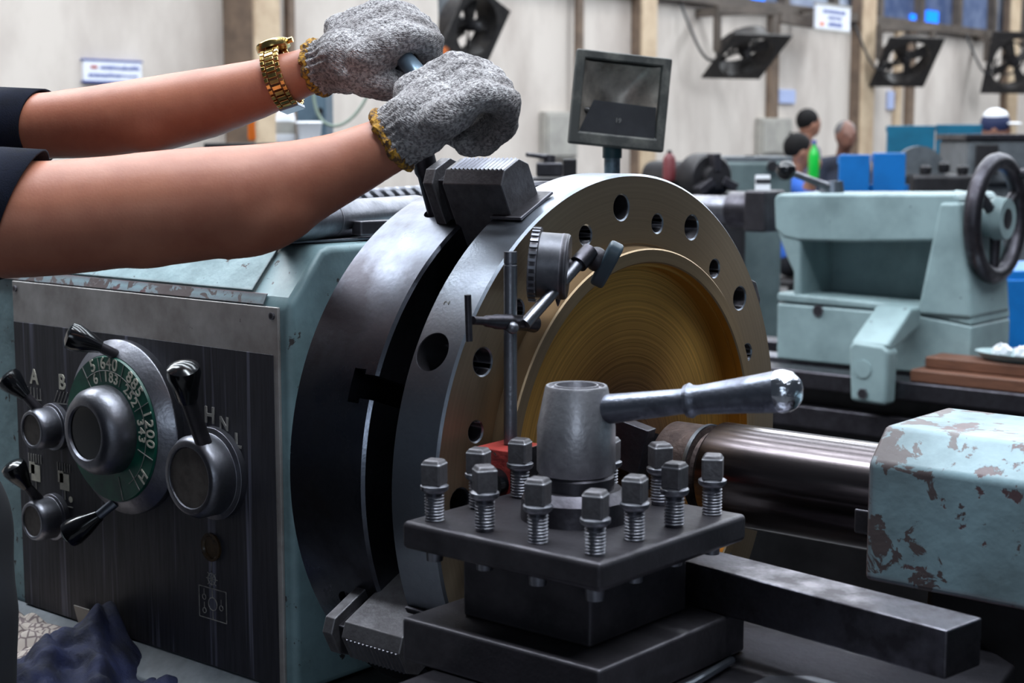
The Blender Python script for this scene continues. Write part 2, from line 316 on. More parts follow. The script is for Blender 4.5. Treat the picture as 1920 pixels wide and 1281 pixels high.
def cut(o, mb, ang=35):
    c = bpy.data.objects.new('cutter', mb.mesh('cutter')); COL.objects.link(c); c.matrix_world = o.matrix_world.copy(); c.location = o.location
    if o.parent: c.parent = o.parent
    md = o.modifiers.new('cut', 'BOOLEAN'); md.operation = 'DIFFERENCE'; md.object = c; md.solver = 'EXACT'; md.use_self = True
    bpy.context.view_layer.update(); bake(o); bpy.data.objects.remove(c)
    o.data.shade_smooth(); o.data.set_sharp_from_angle(angle=R(ang)); return o
def remesh(o, vox, it=6, fac=.5):
    r = o.modifiers.new('r', 'REMESH'); r.mode = 'VOXEL'; r.voxel_size = vox
    s = o.modifiers.new('s', 'SMOOTH'); s.iterations = it; s.factor = fac
    bpy.context.view_layer.update(); bake(o); o.data.shade_smooth(); return o
def lettering(txt, size, loc, right, upv, m, parent, name='lettering', bold=0, depth=.0004):
    cu = bpy.data.curves.new(name, 'FONT'); cu.body = txt; cu.size = size; cu.align_x = 'CENTER'; cu.align_y = 'CENTER'; cu.extrude = depth; cu.offset = bold
    t = bpy.data.objects.new(name, cu); COL.objects.link(t); bpy.context.view_layer.update()
    me = bpy.data.meshes.new_from_object(t.evaluated_get(bpy.context.evaluated_depsgraph_get())); bpy.data.objects.remove(t)
    r = V(right).normalized(); u = V(upv).normalized(); nn = r.cross(u)
    me.transform(Matrix.Translation(V(loc)) @ Matrix((r, u, nn)).transposed().to_4x4())
    return obj(name, me, m, parent, smooth=False)
def copies(o, offs, parent):
    for d in offs:
        c = o.copy(); COL.objects.link(c); c.parent = parent; c.location = o.location+V(d)

# ================================================================== THE HALL
FL = -AX
struct(obj('floor', MB().box(-8.3, 5, -6, 26, FL-.1, FL), floor_m))
struct(obj('wall_left', MB().box(-8.3, -8, -6, 26, FL, 1.70), wall_m))
wy = lambda px, X=-8: at(px, 100, 'X', X).y
# window band above the wall: frame with panes
wn = thing('window_1', 'dark framed band of blue grey panes high on the hall wall', 'window', (-8.1, 4, 1.70)); del wn['category']; struct(wn)
fr = MB().box(-8.22, -7.9, 2, 26, 1.70, 1.80).box(-8.2, -7.94, 2, 26, 3.3, 3.4)
obj('window_frame', fr, frame_m, wn)
ys = [4+k*1.1 for k in range(21)]
for k, y in enumerate(ys):
    obj('mullion', MB().box(-8.16, -7.96, y-.05, y+.05, 1.80, 3.3), frame_m, wn)
    if k < 20:
        for z0, z1 in ((1.8, 2.5), (2.56, 3.3)):
            obj('pane', MB().box(-8.1, -8.06, y+.05, y+1.05, z0, z1), glass_l if k in (9, 10, 14, 15) else glass_b, wn)
for (px, py, s) in ((1423, 8, .12), (1716, 38, .09), (1749, 40, .16)):
    p = at(px, py, 'X', -8.03); obj('lit_pane', MB().box(-8.058, -8.03, p.y-s, p.y+s, p.z-s*.8, p.z+s*.8), bluelit, wn)
# columns along the wall
def front_x(y0, px):                       # how far a column stands out so that its front edge meets the given sight line
    d = ray(px, 100); return CAMP.x+d.x*((y0-CAMP.y)/d.y)
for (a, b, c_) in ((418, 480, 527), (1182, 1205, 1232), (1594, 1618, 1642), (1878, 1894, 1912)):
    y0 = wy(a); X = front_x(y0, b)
    struct(obj('column_1', MB().box(-8, X-.03, y0, wy(c_, X)-.02, FL, 3.3), col_dark, bevel=.01))  # column flanks get a darker brown than the front flange
    struct(obj('column_2', MB().box(X-.03, X, y0, wy(c_, X), FL, 3.3), col_light, bevel=.005))
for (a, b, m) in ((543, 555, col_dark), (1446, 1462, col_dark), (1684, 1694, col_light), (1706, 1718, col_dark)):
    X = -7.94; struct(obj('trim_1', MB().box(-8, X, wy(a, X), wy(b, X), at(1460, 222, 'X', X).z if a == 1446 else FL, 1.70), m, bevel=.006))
y = wy(1069); o = obj('conduit_pipe', MB().cyl((-7.9, y, at(1057, 207, 'X', -7.9).z), (-7.9, y, 1.7), .045), col_dark)
tag(o, 'thin grey brown conduit pipe running up the wall behind the square lamp', 'pipe')
# signs
def sign(px, py, wpx, hpx, lab, rows, X=-7.97, accent=None):
    c = at(px, py, 'X', X); a = at(px-wpx/2, py, 'X', X); b = at(px+wpx/2, py, 'X', X); hh = (at(px, py-hpx/2, 'X', X)-at(px, py+hpx/2, 'X', X)).z/2; hw = (b.y-a.y)/2
    t = thing('sign', lab, 'sign', (X, c.y, c.z-hh))
    obj('board', MB().box(X-.03, X, c.y-hw, c.y+hw, c.z-hh, c.z+hh), white_m if rows != 'blue' else mat('pale_blue_board', (176, 188, 224), rough=.5), t, bevel=.004)
    if rows == 'blue': rows = []
    else: obj('border', MB().box(X-.032, X+.004, c.y-hw*1.03, c.y+hw*1.03, c.z+hh*.88, c.z+hh*1.04).box(X-.032, X+.004, c.y-hw*1.03, c.y+hw*1.03, c.z-hh*1.04, c.z-hh*.88), blue_print if accent == 'red' else grey_box, t)
    random.seed(px)
    for (zz, y0, y1, s) in rows:                     # far lettering: rows of short strokes
        k = y0
        while k < y1:
            wd = random.uniform(.035, .07); m = MB().box(X, X+.003, c.y+hw*k, c.y+hw*(k+wd), c.z+hh*(zz-s*random.uniform(.6, 1)), c.z+hh*(zz+s*random.uniform(.5, 1))); obj('lettering', m, blue_print, t, smooth=False); k += wd+.03
    if X > -7.9: obj('hanger', MB().bar((-8, c.y, c.z+hh*.7), (X-.03, c.y, c.z+hh*.7), .05, .05), frame_m, t)
    if accent: obj('emblem', MB().box(X, X+.003, c.y-hw*.78, c.y-hw*.56, c.z+hh*(.2 if accent == 'red' else -.65), c.z+hh*(.45 if accent == 'red' else -.4)), red_p if accent == 'red' else orange_p, t)
sign(213, 134, 108, 42, 'white and blue sign on the wall above the rear arm', [(.32, -.45, .85, .2), (-.38, -.85, .15, .2), (-.38, .2, .8, .12)], accent='red')
sign(1563, 34, 64, 50, 'white notice board hung by the window ledge beside the tall column', [(.45, -.6, .7, .16), (0, -.3, .4, .14), (-.5, -.3, .5, .2)], X=-7.5, accent='org')
sign(1477, 181, 30, 26, 'small pale blue notice stuck on the wall over the grey box', 'blue')
sign(1672, 188, 13, 34, 'narrow dark blue notice between the beige columns', 'blue')

def wall_box(px0, px1, py0, py1, lab, dx):
    X = -8+dx; a = at(px0, py1, 'X', X); b = at(px1, py0, 'X', X)
    t = thing('electric_box', lab, 'electric box', (-8, a.y, a.z))
    obj('body', MB().box(-8, X-.02, a.y, b.y, a.z, b.z), grey_box, t, bevel=.01)
    obj('door', MB().box(X-.02, X, a.y+.02, b.y-.02, a.z+.03, b.z-.03), grey_box, t, bevel=.006)
    obj('latch', MB().box(X, X+.02, b.y-.08, b.y-.05, (a.z+b.z)/2-.05, (a.z+b.z)/2+.05), shade_m, t)
wall_box(1027, 1086, 210, 299, 'pale grey electric box on the wall left of the square lamp', .10)
wall_box(1430, 1488, 222, 292, 'grey electric box on the wall beside the dark haired man', .10)

# ------------------------------------------------------------------ wall fans
def wall_fan(c, r, nrm, upv, lab, grp='industrial fans on the wall', pan=None):
    nrm = V(nrm).normalized(); sd = V(upv).cross(nrm).normalized(); uu = nrm.cross(sd).normalized(); c = V(c)
    t = thing('wall_fan', lab, 'fan', c-uu*r, grp)
    ring = lambda rr, off, th, k=28: MB().tube([c+nrm*off+(sd*math.cos(2*math.pi*i/k)+uu*math.sin(2*math.pi*i/k))*rr for i in range(k)], th, 8, closed=True)
    sq = MB()                                                  # square plate with a round opening
    K = 32; vs = []
    for off in (-.01, .01):
        for i in range(K):
            a = 2*math.pi*i/K; ca, sa = math.cos(a), math.sin(a); m = 1/max(abs(ca), abs(sa))
            vs += [c+nrm*off+(sd*ca+uu*sa)*r*.86, c+nrm*off+(sd*ca+uu*sa)*(r*1.04*m)]
    fs = []
    for i in range(K):
        j = (i+1) % K
        fs += [(2*i, 2*i+1, 2*j+1, 2*j), (2*K+2*i, 2*K+2*j, 2*K+2*j+1, 2*K+2*i+1), (2*i, 2*j, 2*K+2*j, 2*K+2*i), (2*i+1, 2*K+2*i+1, 2*K+2*j+1, 2*j+1)]
    obj('frame_plate', sq.add(vs, fs), fan_m, t)
    obj('shroud', MB().rev([(-.16, r*.84), (.0, r*.90), (.0, r*.87), (-.16, r*.81)], c, nrm, 32, loop=True), fan_m, t)
    obj('motor', MB().rev([(-.26, r*.14), (-.25, r*.20), (-.06, r*.20), (.02, r*.13), (.03, r*.05)], c, nrm, 20), shade_m, t)
    for k in range(4):
        a = k*math.pi/2+.4; d = sd*math.cos(a)+uu*math.sin(a); e = nrm.cross(d)
        obj('blade', MB().prism([c-nrm*.05+d*r*.14-e*r*.07, c-nrm*.05+d*r*.78-e*r*.10, c-nrm*.09+d*r*.74+e*r*.30, c-nrm*.09+d*r*.16+e*r*.12], nrm*.008), fan_m, t)
    for k in range(3):
        a = k*2*math.pi/3+.2; d = sd*math.cos(a)+uu*math.sin(a); obj('guard_strut', MB().cyl(c-nrm*.18+d*r*.12, c-nrm*.15+d*r*.84, .018, n=8), fan_m, t)
    obj('guard_ring', ring(r*.55, -.2, .014), fan_m, t)
    if pan:
        for sgn in (-1, 1):
            p = c+sd*(r*1.0*sgn)-nrm*.05; q = V((p.x, p.y, pan)); obj('bracket_arm', MB().bar(q, p, .06, .06, (1, 0, 0)), frame_m, t)
        p = c-nrm*.05; obj('bracket_bar', MB().bar(V((p.x, p.y, pan))-sd*(r*1.05), V((p.x, p.y, pan))+sd*(r*1.05), .07, .07), frame_m, t)
        obj('mounting_arm', MB().bar(V((p.x, p.y, pan)), V((-8, p.y, pan)), .08, .08), frame_m, t)
        g = [V((-7.95, p.y-r*1.2, pan+.1)), V((-7.7, p.y-r*1.35, pan-.35)), V((-7.6, p.y-r*1.2, pan-.75)), c-sd*r*.4-nrm*.2]
        obj('cable', MB().tube(bez(g, 16), .014, 6), rubber, t)
def bez(pts, n):
    out = []
    for i in range(n+1):
        q = [V(p) for p in pts]; t = i/n
        while len(q) > 1: q = [a.lerp(b, t) for a, b in zip(q, q[1:])]
        out.append(q[0])
    return out
wall_fan(dp(1400, 106, 15.5), .33, (.62, -.28, -.95), (0, 0, 1), 'dark industrial fan tilted down on the wall left of the notice board', pan=dp(1400, 20, 15.5).z)
wall_fan(dp(1700, 117, 18.2), .34, (.72, -.5, -.75), (0, 0, 1), 'dark industrial fan tilted down under the blue lit panes', pan=dp(1700, 52, 18.2).z)
wall_fan(dp(1905, 118, 20.5), .40, (.75, -.6, -.35), (0, 0, 1), 'dark industrial fan cut by the right edge of the picture', pan=dp(1905, 68, 20.5).z)
c = dp(893, 50, 9.5)
fs_ = (RT*.70-UP*.35+FW*.957).normalized(); fu_ = (RT*.5+UP*1.13+FW*.047).normalized(); fn_ = fs_.cross(fu_)
if fn_.dot(FW) > 0: fn_ = -fn_
wall_fan(c, .20, fn_, fu_, 'black square framed fan hanging above the gloved hands', pan=None)
t = [o for o in COL.objects if o.get('label', '').startswith('black square framed')][0]
p0 = dp(838, 130, 9.6); p1 = dp(833, -60, 9.6)
obj('hanging_rod', MB().bar(p0, p1, .075, .05, (0, 1, 0)), grey_mach, t); obj('side_arm', MB().bar(dp(842, 60, 9.6), c-V((.1, 0, .02)), .05, .05), fan_m, t)
obj('end_clip', MB().obox(dp(836, 98, 9.58), (RT, UP, FW), (.022, .03, .02)), orange_p, t)
# ledge brace and cables high on the wall
o = obj('cable_tray', MB().bar((-7.75, wy(1455, -7.75), 1.62), (-7.75, wy(1545, -7.75), 1.60), .12, .10), frame_m); tag(o, 'brown cable tray running under the window ledge to the notice board', 'cable tray')

# ================================================================== SECOND LATHE (behind)
Y2 = 2.66
q2 = lambda x, y, Y=Y2: at(x, y, 'Y', Y)
t = thing('lathe_bed', 'dark steel bed of the second lathe running behind the chuck', 'lathe bed', (-1, 2.9, FL))
zb = q2(1500, 678).z
obj('way', MB().box(-2.3, 1.6, 2.50, 2.60, zb-.05, zb), steel_dark, t, bevel=.006)
obj('way', MB().box(-2.3, 1.6, 2.72, 2.80, zb-.05, zb), steel_mid, t, bevel=.006)
obj('way', MB().box(-2.3, 1.6, 3.02, 3.12, zb-.05, zb), steel_dark, t, bevel=.006)
obj('bed_casting', MB().box(-2.3, 1.6, 2.56, 3.10, zb-.55, zb-.05), shade_m, t, bevel=.01)
obj('rack_rail', MB().box(-2.3, 1.6, 2.50, 2.56, zb-.16, zb-.10), steel_dark, t, bevel=.004)
obj('lead_screw', MB().cyl((-2.3, 2.535, zb-.24), (1.6, 2.535, zb-.24), .022), steel_mid, t)
obj('feed_rod', MB().cyl((-2.3, 2.535, zb-.36), (1.6, 2.535, zb-.36), .02), steel_dark, t)
obj('chip_tray', MB().box(-2.35, 1.7, 2.0, 3.3, FL+.42, FL+.46), shade_m, t, bevel=.01)
for xx in (-1.9, -.4, 1.2): obj('pedestal', MB().box(xx-.25, xx+.25, 2.58, 3.08, FL, zb-.5), teal2, t, bevel=.015)

t = thing('tailstock', 'pale grey green tailstock with handwheel on the second lathe', 'tailstock', (q2(1640, 640).x, 2.85, zb))
D2 = V((0, .26, 0))
obj('barrel_housing', MB().prism([q2(1450, 372), q2(1458, 363), q2(1790, 363), q2(1798, 375), q2(1796, 452), q2(1600, 455), q2(1495, 452), q2(1468, 446), q2(1452, 430)], D2), teal2, t, bevel=.018, seg=3)
obj('front_leg', MB().prism([q2(x, y, Y2+.004) for x, y in ((1455, 432), (1502, 440), (1500, 560), (1486, 560), (1486, 510), (1472, 480))], D2-V((0, .01, 0))), teal2, t, bevel=.01)
obj('rear_leg', MB().prism([q2(x, y, Y2-.008) for x, y in ((1760, 378), (1800, 378), (1818, 520), (1822, 600), (1716, 592))], D2), teal2, t, bevel=.014)
obj('web', MB().prism([q2(1490, 445, Y2+.19), q2(1750, 445, Y2+.19), q2(1735, 585, Y2+.19), q2(1490, 570, Y2+.19)], V((0, .03, 0))), teal2, t)
obj('base_upper', MB().prism([q2(1456, 548), q2(1820, 585), q2(1822, 612), q2(1716, 588), q2(1456, 566)], D2), teal2, t, bevel=.008)
obj('base_lower', MB().prism([q2(1456, 568), q2(1716, 590), q2(1822, 612), V((q2(1822, 628).x, Y2, zb)), V((q2(1456, 628).x, Y2, zb))], D2), teal2, t, bevel=.008)
pz = q2(1600, 405).z; yc = Y2+.12
qa = lambda px: at(px, 405, 'Y', yc).x
obj('quill', MB().cyl((qa(1290), yc, pz), (qa(1380), yc, pz), .042), steel_mid, t)
obj('quill_collar', MB().cyl((qa(1372), yc, pz), (qa(1418), yc, pz), .057), steel_dark, t, bevel=.006)
obj('quill_block', MB().box(qa(1414), qa(1454), yc-.062, yc+.062, pz-.062, pz+.062), black_ox, t, bevel=.008)
obj('screw_hole', MB().cyl(q2(1534, 583)+V((0, .02, 0)), q2(1534, 583)-V((0, .004, 0)), .016), black_ox, t)
xh = qa(1792)
obj('bearing_boss', MB().rev([(0, .075), (.05, .07), (.06, .055), (.10, .05), (.12, .06), (.15, .055)], (xh, yc, pz), (1, 0, 0), 28), teal2, t)
xw = at(1868, 410, 'Y', yc).x
hw_ = obj('handwheel', MB().tube([(xw, yc+math.cos(a)*.155, pz+math.sin(a)*.155) for a in [2*math.pi*i/40 for i in range(40)]], .024, 12, closed=True), steel_dark, t)
obj('hub', MB().rev([(-.10, .04), (-.01, .045), (.0, .05), (.03, .045), (.035, .02)], (xw, yc, pz), (1, 0, 0), 24), steel_dark, hw_)
for k in range(3):
    a = k*2*math.pi/3+.5; obj('spoke', MB().cyl((xw, yc+math.cos(a)*.035, pz+math.sin(a)*.035), (xw, yc+math.cos(a)*.15, pz+math.sin(a)*.15), .016, .012, 12), steel_dark, hw_)
obj('crank_grip', MB().cyl((xw+.01, yc+.10, pz+.12), (xw+.12, yc+.10, pz+.12), .014, .018, 12), black_ox, hw_)
lv = obj('clamp_lever', MB().cyl(dp(1552, 350, 4.42), dp(1478, 322, 4.35), .011, .009, 12), steel_mid, t)
obj('lever_ball', MB().ell(dp(1474, 320, 4.34), (.028,)*3, n=10), plastic, lv)
obj('lever_boss', MB().cyl(q2(1560, 366, Y2+.1), q2(1560, 340, Y2+.1), .036, .032, 20), steel, lv)
# card standing on the quill block
t = thing('paper_card', 'small white card with dark print standing on the second tailstock quill', 'card', q2(1430, 358, yc))
cc_ = q2(1430, 343, yc); obj('sheet', MB().obox(cc_, (RT, UP, FW), (.022, .024, .006)), paper_w, t)
obj('printed_band', MB().obox(cc_-FW*.0065+UP*.004, (RT, UP, FW), (.022, .007, .001)), inkblk, t)
# clamp bracket hooked over the bed
t = thing('bed_clamp', 'pale green angled clamp bracket hooked over the front bed rail', 'clamp', (q2(1630, 765, 2.45).x, 2.45, zb-.35))
b0 = [q2(x, y, 2.44) for x, y in ((1590, 650), (1600, 640), (1655, 648), (1666, 660), (1660, 762), (1594, 752))]
obj('front_plate', MB().prism(b0, V((0, .06, 0))), teal2, t, bevel=.014, seg=3)
x0, x1 = b0[0].x, b0[3].x; zt = b0[1].z
obj('top_arm', MB().prism([(x0+.004, 2.46, zt-.03), (x0+.004, 2.44, zt-.004), (x0+.004, 2.58, zt+.085), (x0+.004, 2.64, zt+.085), (x0+.004, 2.64, zt+.03), (x0+.004, 2.58, zt+.01)], V((x1-x0-.008, 0, 0))), teal2, t, bevel=.012, seg=3)
p = q2(1618, 738, 2.44); obj('bolt', MB().cyl(p+V((0, .01, 0)), p-V((0, .006, 0)), .015, n=6), black_ox, t)
p = q2(1618, 692, 2.44); obj('plug', MB().cyl(p+V((0, .01, 0)), p-V((0, .003, 0)), .024), teal2, t)
# wooden boards, tray and white scraps on the bed
z1 = q2(1705, 636, 2.52).z
a = q2(1706, 650, 2.50)
t = obj('wooden_board', MB().box(a.x, a.x+.9, 2.505, 2.648, zb+.001, zb+.034), wood, bevel=.004); tag(t, 'lower of two brown wooden boards lying across the second lathe bed', 'board', 'wooden boards on the bed')
a2 = q2(1746, 622, 2.58)
t = obj('wooden_board', MB().box(a2.x, a2.x+.85, 2.548, 2.648, zb+.035, zb+.066), wood, bevel=.004); tag(t, 'upper of two brown wooden boards, set back under the oval tray', 'board', 'wooden boards on the bed')
tc_ = V((q2(1905, 600, 2.62).x+.03, 2.62, zb+.067))
t = thing('tray', 'oval grey green tray holding white scraps on the wooden boards', 'tray', tc_)
K = 36; el = lambda rx, ry, z: [tc_+V((rx*math.cos(2*math.pi*i/K), ry*math.sin(2*math.pi*i/K), z)) for i in range(K)]
rings = [el(.11, .055, 0), el(.13, .078, .018), el(.135, .083, .022), el(.126, .074, .018), el(.105, .05, .005)]
m = MB(); m.add([p for r_ in rings for p in r_], [(i*K+k, i*K+(k+1) % K, (i+1)*K+(k+1) % K, (i+1)*K+k) for i in range(4) for k in range(K)]+[tuple(range(K)), tuple(range(4*K, 5*K))])
obj('dish', m, teal2, t)
random.seed(3)
for k, (dx, dy, lab) in enumerate(((-.06, -.01, 'leftmost white scrap in the oval tray'), (.0, -.02, 'middle white scrap in the oval tray'), (.06, .02, 'rightmost white scrap in the oval tray'))):
    m = MB().ell(tc_+V((dx, dy, .024)), (.026, .02, .018), n=7); m.v = [v+V((random.uniform(-.006, .006),)*1+(random.uniform(-.006, .006), random.uniform(-.005, .005))) for v in m.v]
    tag(obj('cotton_scrap', m, paper_w, ang=20), lab, 'scrap', 'white scraps in the tray')

# ================================================================== things farther back
def panel_pair(name, lab, cat, D, rects, m, th=.03, foot=True):
    a0 = dp(rects[0][0], rects[0][3], D); t = thing(name, lab, cat, (a0.x, a0.y, FL))
    for (x0, y0, x1, y1) in rects:
        a = dp(x0, y0, D); b = dp(x1, y0, D); c_ = dp(x1, y1, D); d_ = dp(x0, y1, D)
        ax_ = RT; h = (a-d_).length/2; wd = (b-a).length/2; cen = (a+c_)/2
        obj('panel', MB().obox(cen, (RT, (0, 0, 1), RT.cross(V((0, 0, 1)))), (wd-.004, h, th/2)), m, t, bevel=.004)
        obj('stiffener', MB().obox(cen+FW*.02+V((0, 0, h-.02)), (RT, (0, 0, 1), RT.cross(V((0, 0, 1)))), (wd-.004, .015, .02)), m, t)
        if foot:
            for s in (-1, 1): pt = cen+RT*(wd*.9*s)+FW*.03; obj('post', MB().box(pt.x-.02, pt.x+.02, pt.y-.02, pt.y+.02, FL, cen.z-h*.4), m, t)
    return t
panel_pair('splash_guard', 'bright blue double panel splash guard behind the second tailstock', 'guard', 6.2, [(1571, 290, 1631, 372), (1634, 287, 1698, 372)], blue_p)
panel_pair('splash_guard', 'wide dark teal splash guard in front of the tall column', 'guard', 9.5, [(1661, 236, 1752, 330), (1753, 234, 1840, 330)], teal_blue)
# blue cabinet behind the handwheel
c = dp(1885, 545, 5.2); t = thing('tool_cabinet', 'bright blue steel cabinet seen under the handwheel', 'cabinet', (c.x, c.y, FL))
A2 = (RT, (0, 0, 1), RT.cross(V((0, 0, 1)))); zc = dp(1885, 497, 5.2).z
obj('body', MB().obox(V((c.x, c.y, (zc+FL)/2)), A2, (.14, (zc-FL)/2, .2)), blue_p, t, bevel=.008)
obj('door', MB().obox(V((c.x, c.y, (zc+FL)/2))-V((FW.x, FW.y, 0)).normalized()*.205, A2, (.125, (zc-FL)/2-.03, .008)), blue_p, t, bevel=.004)
obj('handle', MB().obox(V((c.x, c.y, zc-.2))-V((FW.x, FW.y, 0)).normalized()*.22-RT*.1, A2, (.008, .05, .01)), steel_mid, t)

def machine(name, lab, cat, D, x0, y0, x1, y1, m, depth=.4, extra=None):
    a = dp(x0, y0, D); b = dp(x1, y0, D); z0 = dp(x0, y1, D).z; c_ = (a+b)/2; fwd = V((FW.x, FW.y, 0)).normalized()
    t = thing(name, lab, cat, (c_.x, c_.y, FL)); cen = c_+fwd*(depth/2); hw = (b-a).length/2
    obj('head_casting', MB().obox(V((cen.x, cen.y, (a.z+z0)/2)), A2, (hw, (a.z-z0)/2, depth/2)), m, t, bevel=.02)
    obj('pedestal', MB().obox(V((cen.x, cen.y, (FL+z0)/2)), A2, (hw*.8, (z0-FL)/2, depth*.4)), m, t, bevel=.02)
    return t, c_, fwd, a.z
t, c_, fw_, zt_ = machine('far_lathe', 'grey green lathe headstock left of the blue shirted man', 'lathe', 6.6, 1352, 302, 1486, 378, far_green, .45)
obj('top_cover', MB().obox(V((c_.x, c_.y, zt_+.006))+fw_*.22, A2, (.155, .012, .21)), grey_mach, t, bevel=.004)
p = dp(1447, 312, 6.59); obj('dial_plate', MB().cyl(p, p-fw_*.03, .022), shade_m, t); p = dp(1405, 298, 6.7); obj('cap', MB().cyl(p-V((0, 0, .03)), p+V((0, 0, .015)), .02), shade_m, t)
t, c_, fw_, zt_ = machine('far_machine', 'dark grey machine box behind the top of the handwheel', 'machine', 7.2, 1815, 262, 1960, 345, grey_mach, .5)
obj('top_plate', MB().obox(V((c_.x, c_.y, zt_+.012))+fw_*.25, A2, (.19, .014, .26)), steel_dark, t, bevel=.004)
p = dp(1850, 300, 7.19); obj('cover_plate', MB().obox(p, A2, (.05, .07, .012)), shade_m, t, bevel=.004)
t, c_, fw_, zt_ = machine('far_machine', 'low dark carriage of a far lathe between blue guard and handwheel', 'machine', 6.9, 1712, 328, 1832, 380, shade_m, .5)
for k, xx in enumerate((1735, 1770, 1805)):
    p = dp(xx, 322-6*(k % 2), 6.95); obj('knob', MB().rev([(-.02, .02), (0, .026), (.02, .026), (.03, .012)], p, (0, 0, 1), 16), shade_m, t)
p = dp(1722, 322, 7.05); obj('curved_guard', MB().rev([(-.02, .115), (.02, .115)], p, fw_, 28), grey_mach, t)
# dark chuck of the far lathe
c = dp(1328, 332, 6.3); ax_ = V((.80, -.45, 0)).normalized()
t = thing('far_chuck', 'dark brown chuck of a far lathe left of the grey green headstock', 'chuck', c-V((0, 0, .1)))
obj('chuck_body', MB().rev([(-.10, .085), (-.09, .095), (.02, .095), (.035, .085), (.035, .03)], c, ax_, 32), shade_m, t)
u, v, d = frame(ax_)
for k in range(3):
    a = k*2.094+.6; e = u*math.cos(a)+v*math.sin(a); obj('jaw', MB().obox(c+ax_*.06+e*.06, (ax_, e, ax_.cross(e)), (.03, .035, .016)), black_ox, t, bevel=.003)
obj('nose', MB().rev([(.03, .05), (.08, .045), (.085, .02)], c, ax_, 20), shade_m, t)
obj('spindle', MB().cyl(c-ax_*.5, c-ax_*.09, .06), shade_m, t); obj('stand', MB().box(c.x-.08, c.x+.06, c.y+.0, c.y+.2, FL, c.z-.06), shade_m, t, bevel=.01)
c = dp(1255, 312, 6.4); t = thing('oil_can', 'dark red can standing left of the far chuck', 'can', c-V((0, 0, .06)))
obj('body', MB().rev([(-.06, .022), (-.055, .026), (.03, .026), (.045, .018), (.055, .008)], c, (0, 0, 1), 20), mat('dark_red_paint', (104, 40, 44), rough=.5), t); obj('lid', MB().rev([(.05, .010), (.06, .010), (.066, .006)], c, (0, 0, 1), 12), shade_m, t)
obj('shelf_post', MB().box(c.x-.03, c.x+.03, c.y-.03, c.y+.03, FL, c.z-.06), shade_m, t)
# clamp block with lever left of the lamp
c = dp(1030, 318, 3.6); t = thing('machine_vise', 'small dark clamp with an angled lever in front of the grey electric box', 'clamp', (c.x, c.y, FL))
obj('block', MB().obox(c, A2, (.030, .016, .04)), black_ox, t, bevel=.005); obj('collar', MB().cyl(c+UP*.012, c+UP*.032, .014), black_ox, t)
lv = obj('lever', MB().cyl(c+UP*.028, dp(988, 290, 3.55), .006, .005, 10), black_ox, t)
obj('column', MB().obox(dp(1068, 322, 3.7), A2, (.016, .03, .02)), shade_m, t, bevel=.003); obj('table', MB().obox(dp(1040, 345, 3.65), A2, (.09, .015, .09)), shade_m, t, bevel=.004)
p = dp(1040, 345, 3.65); obj('stand', MB().box(p.x-.05, p.x+.05, p.y-.05, p.y+.05, FL, p.z), shade_m, t)
# cabinet, bottle, cable between the arms
c = dp(592, 260, 6.0); zt_ = dp(592, 160, 6).z; t = thing('switch_cabinet', 'blue grey steel switch cabinet seen between the two arms', 'cabinet', (c.x, c.y, FL))
obj('body', MB().obox(V((c.x, c.y, (zt_+FL)/2)), A2, (.055, (zt_-FL)/2, .12)), mat('blue_grey_paint', (92, 112, 126), (80, 98, 112), 6, rough=.5), t, bevel=.005)
obj('door', MB().obox(V((c.x, c.y, (zt_+FL)/2))-fw_*.124, A2, (.045, (zt_-FL)/2-.03, .005)), MATS['blue_grey_paint'], t); obj('knob', MB().cyl(dp(600, 208, 5.87), dp(600, 208, 5.82), .012), shade_m, t)
g = [dp(588, 150, 5.8), dp(580, 290, 5.8), dp(690, 245, 5.8), dp(705, 120, 5.8)]
tag(obj('hose', MB().tube(bez(g, 20), .006, 8), mat('grey_green_hose', (120, 134, 120), rough=.5)), 'thin grey green hose looping below the rear glove', 'hose')
def bottle(px, py, D, h, lab, m, capm, r=.035, stand=True):
    c = dp(px, py, D); t = thing('bottle', lab, 'bottle', c)
    obj('body', MB().rev([(0, r*.9), (.01, r), (h*.55, r), (h*.72, r*.75), (h*.82, r*.36), (h*.9, r*.36)], c, (0, 0, 1), 24), m, t)
    obj('cap', MB().rev([(h*.89, r*.42), (h, r*.42)], c, (0, 0, 1), 16), capm, t)
    return t, c
t, c = bottle(536, 268, 5.2, .15, 'white plastic bottle standing between the two arms', paper_w, paper_w, .032); obj('label', MB().rev([(.03, .0325), (.07, .0325)], c, (0, 0, 1), 24, ends=False), grey_box, t)
t2 = thing('work_stand', 'dark work stand holding the white bottle behind the arms', 'stand', (c.x, c.y, FL))
obj('top', MB().obox(c-V((0, 0, .02)), A2, (.25, .02, .12)), shade_m, t2, bevel=.004)
for s in (-1, 1): pt = c+RT*.2*s; obj('leg', MB().box(pt.x-.02, pt.x+.02, pt.y-.02, pt.y+.02, FL, c.z-.04), shade_m, t2)
c = dp(472, 258, 5.2); tag(obj('screwdriver', MB().rev([(-.01, .010), (0, .014), (.05, .012), (.06, .016), (.065, .010)], c, (0, 0, 1), 14), orange_p), 'orange handled tool standing just above the front arm', 'screwdriver')
c = dp(580, 262, 5.2); tag(obj('plastic_tub', MB().rev([(-.01, .035), (.05, .042), (.055, .045), (.06, .040), (.05, .038), (.0, .03)], c, (0, 0, 1), 24), paper_w), 'white plastic tub beside the white bottle', 'tub')

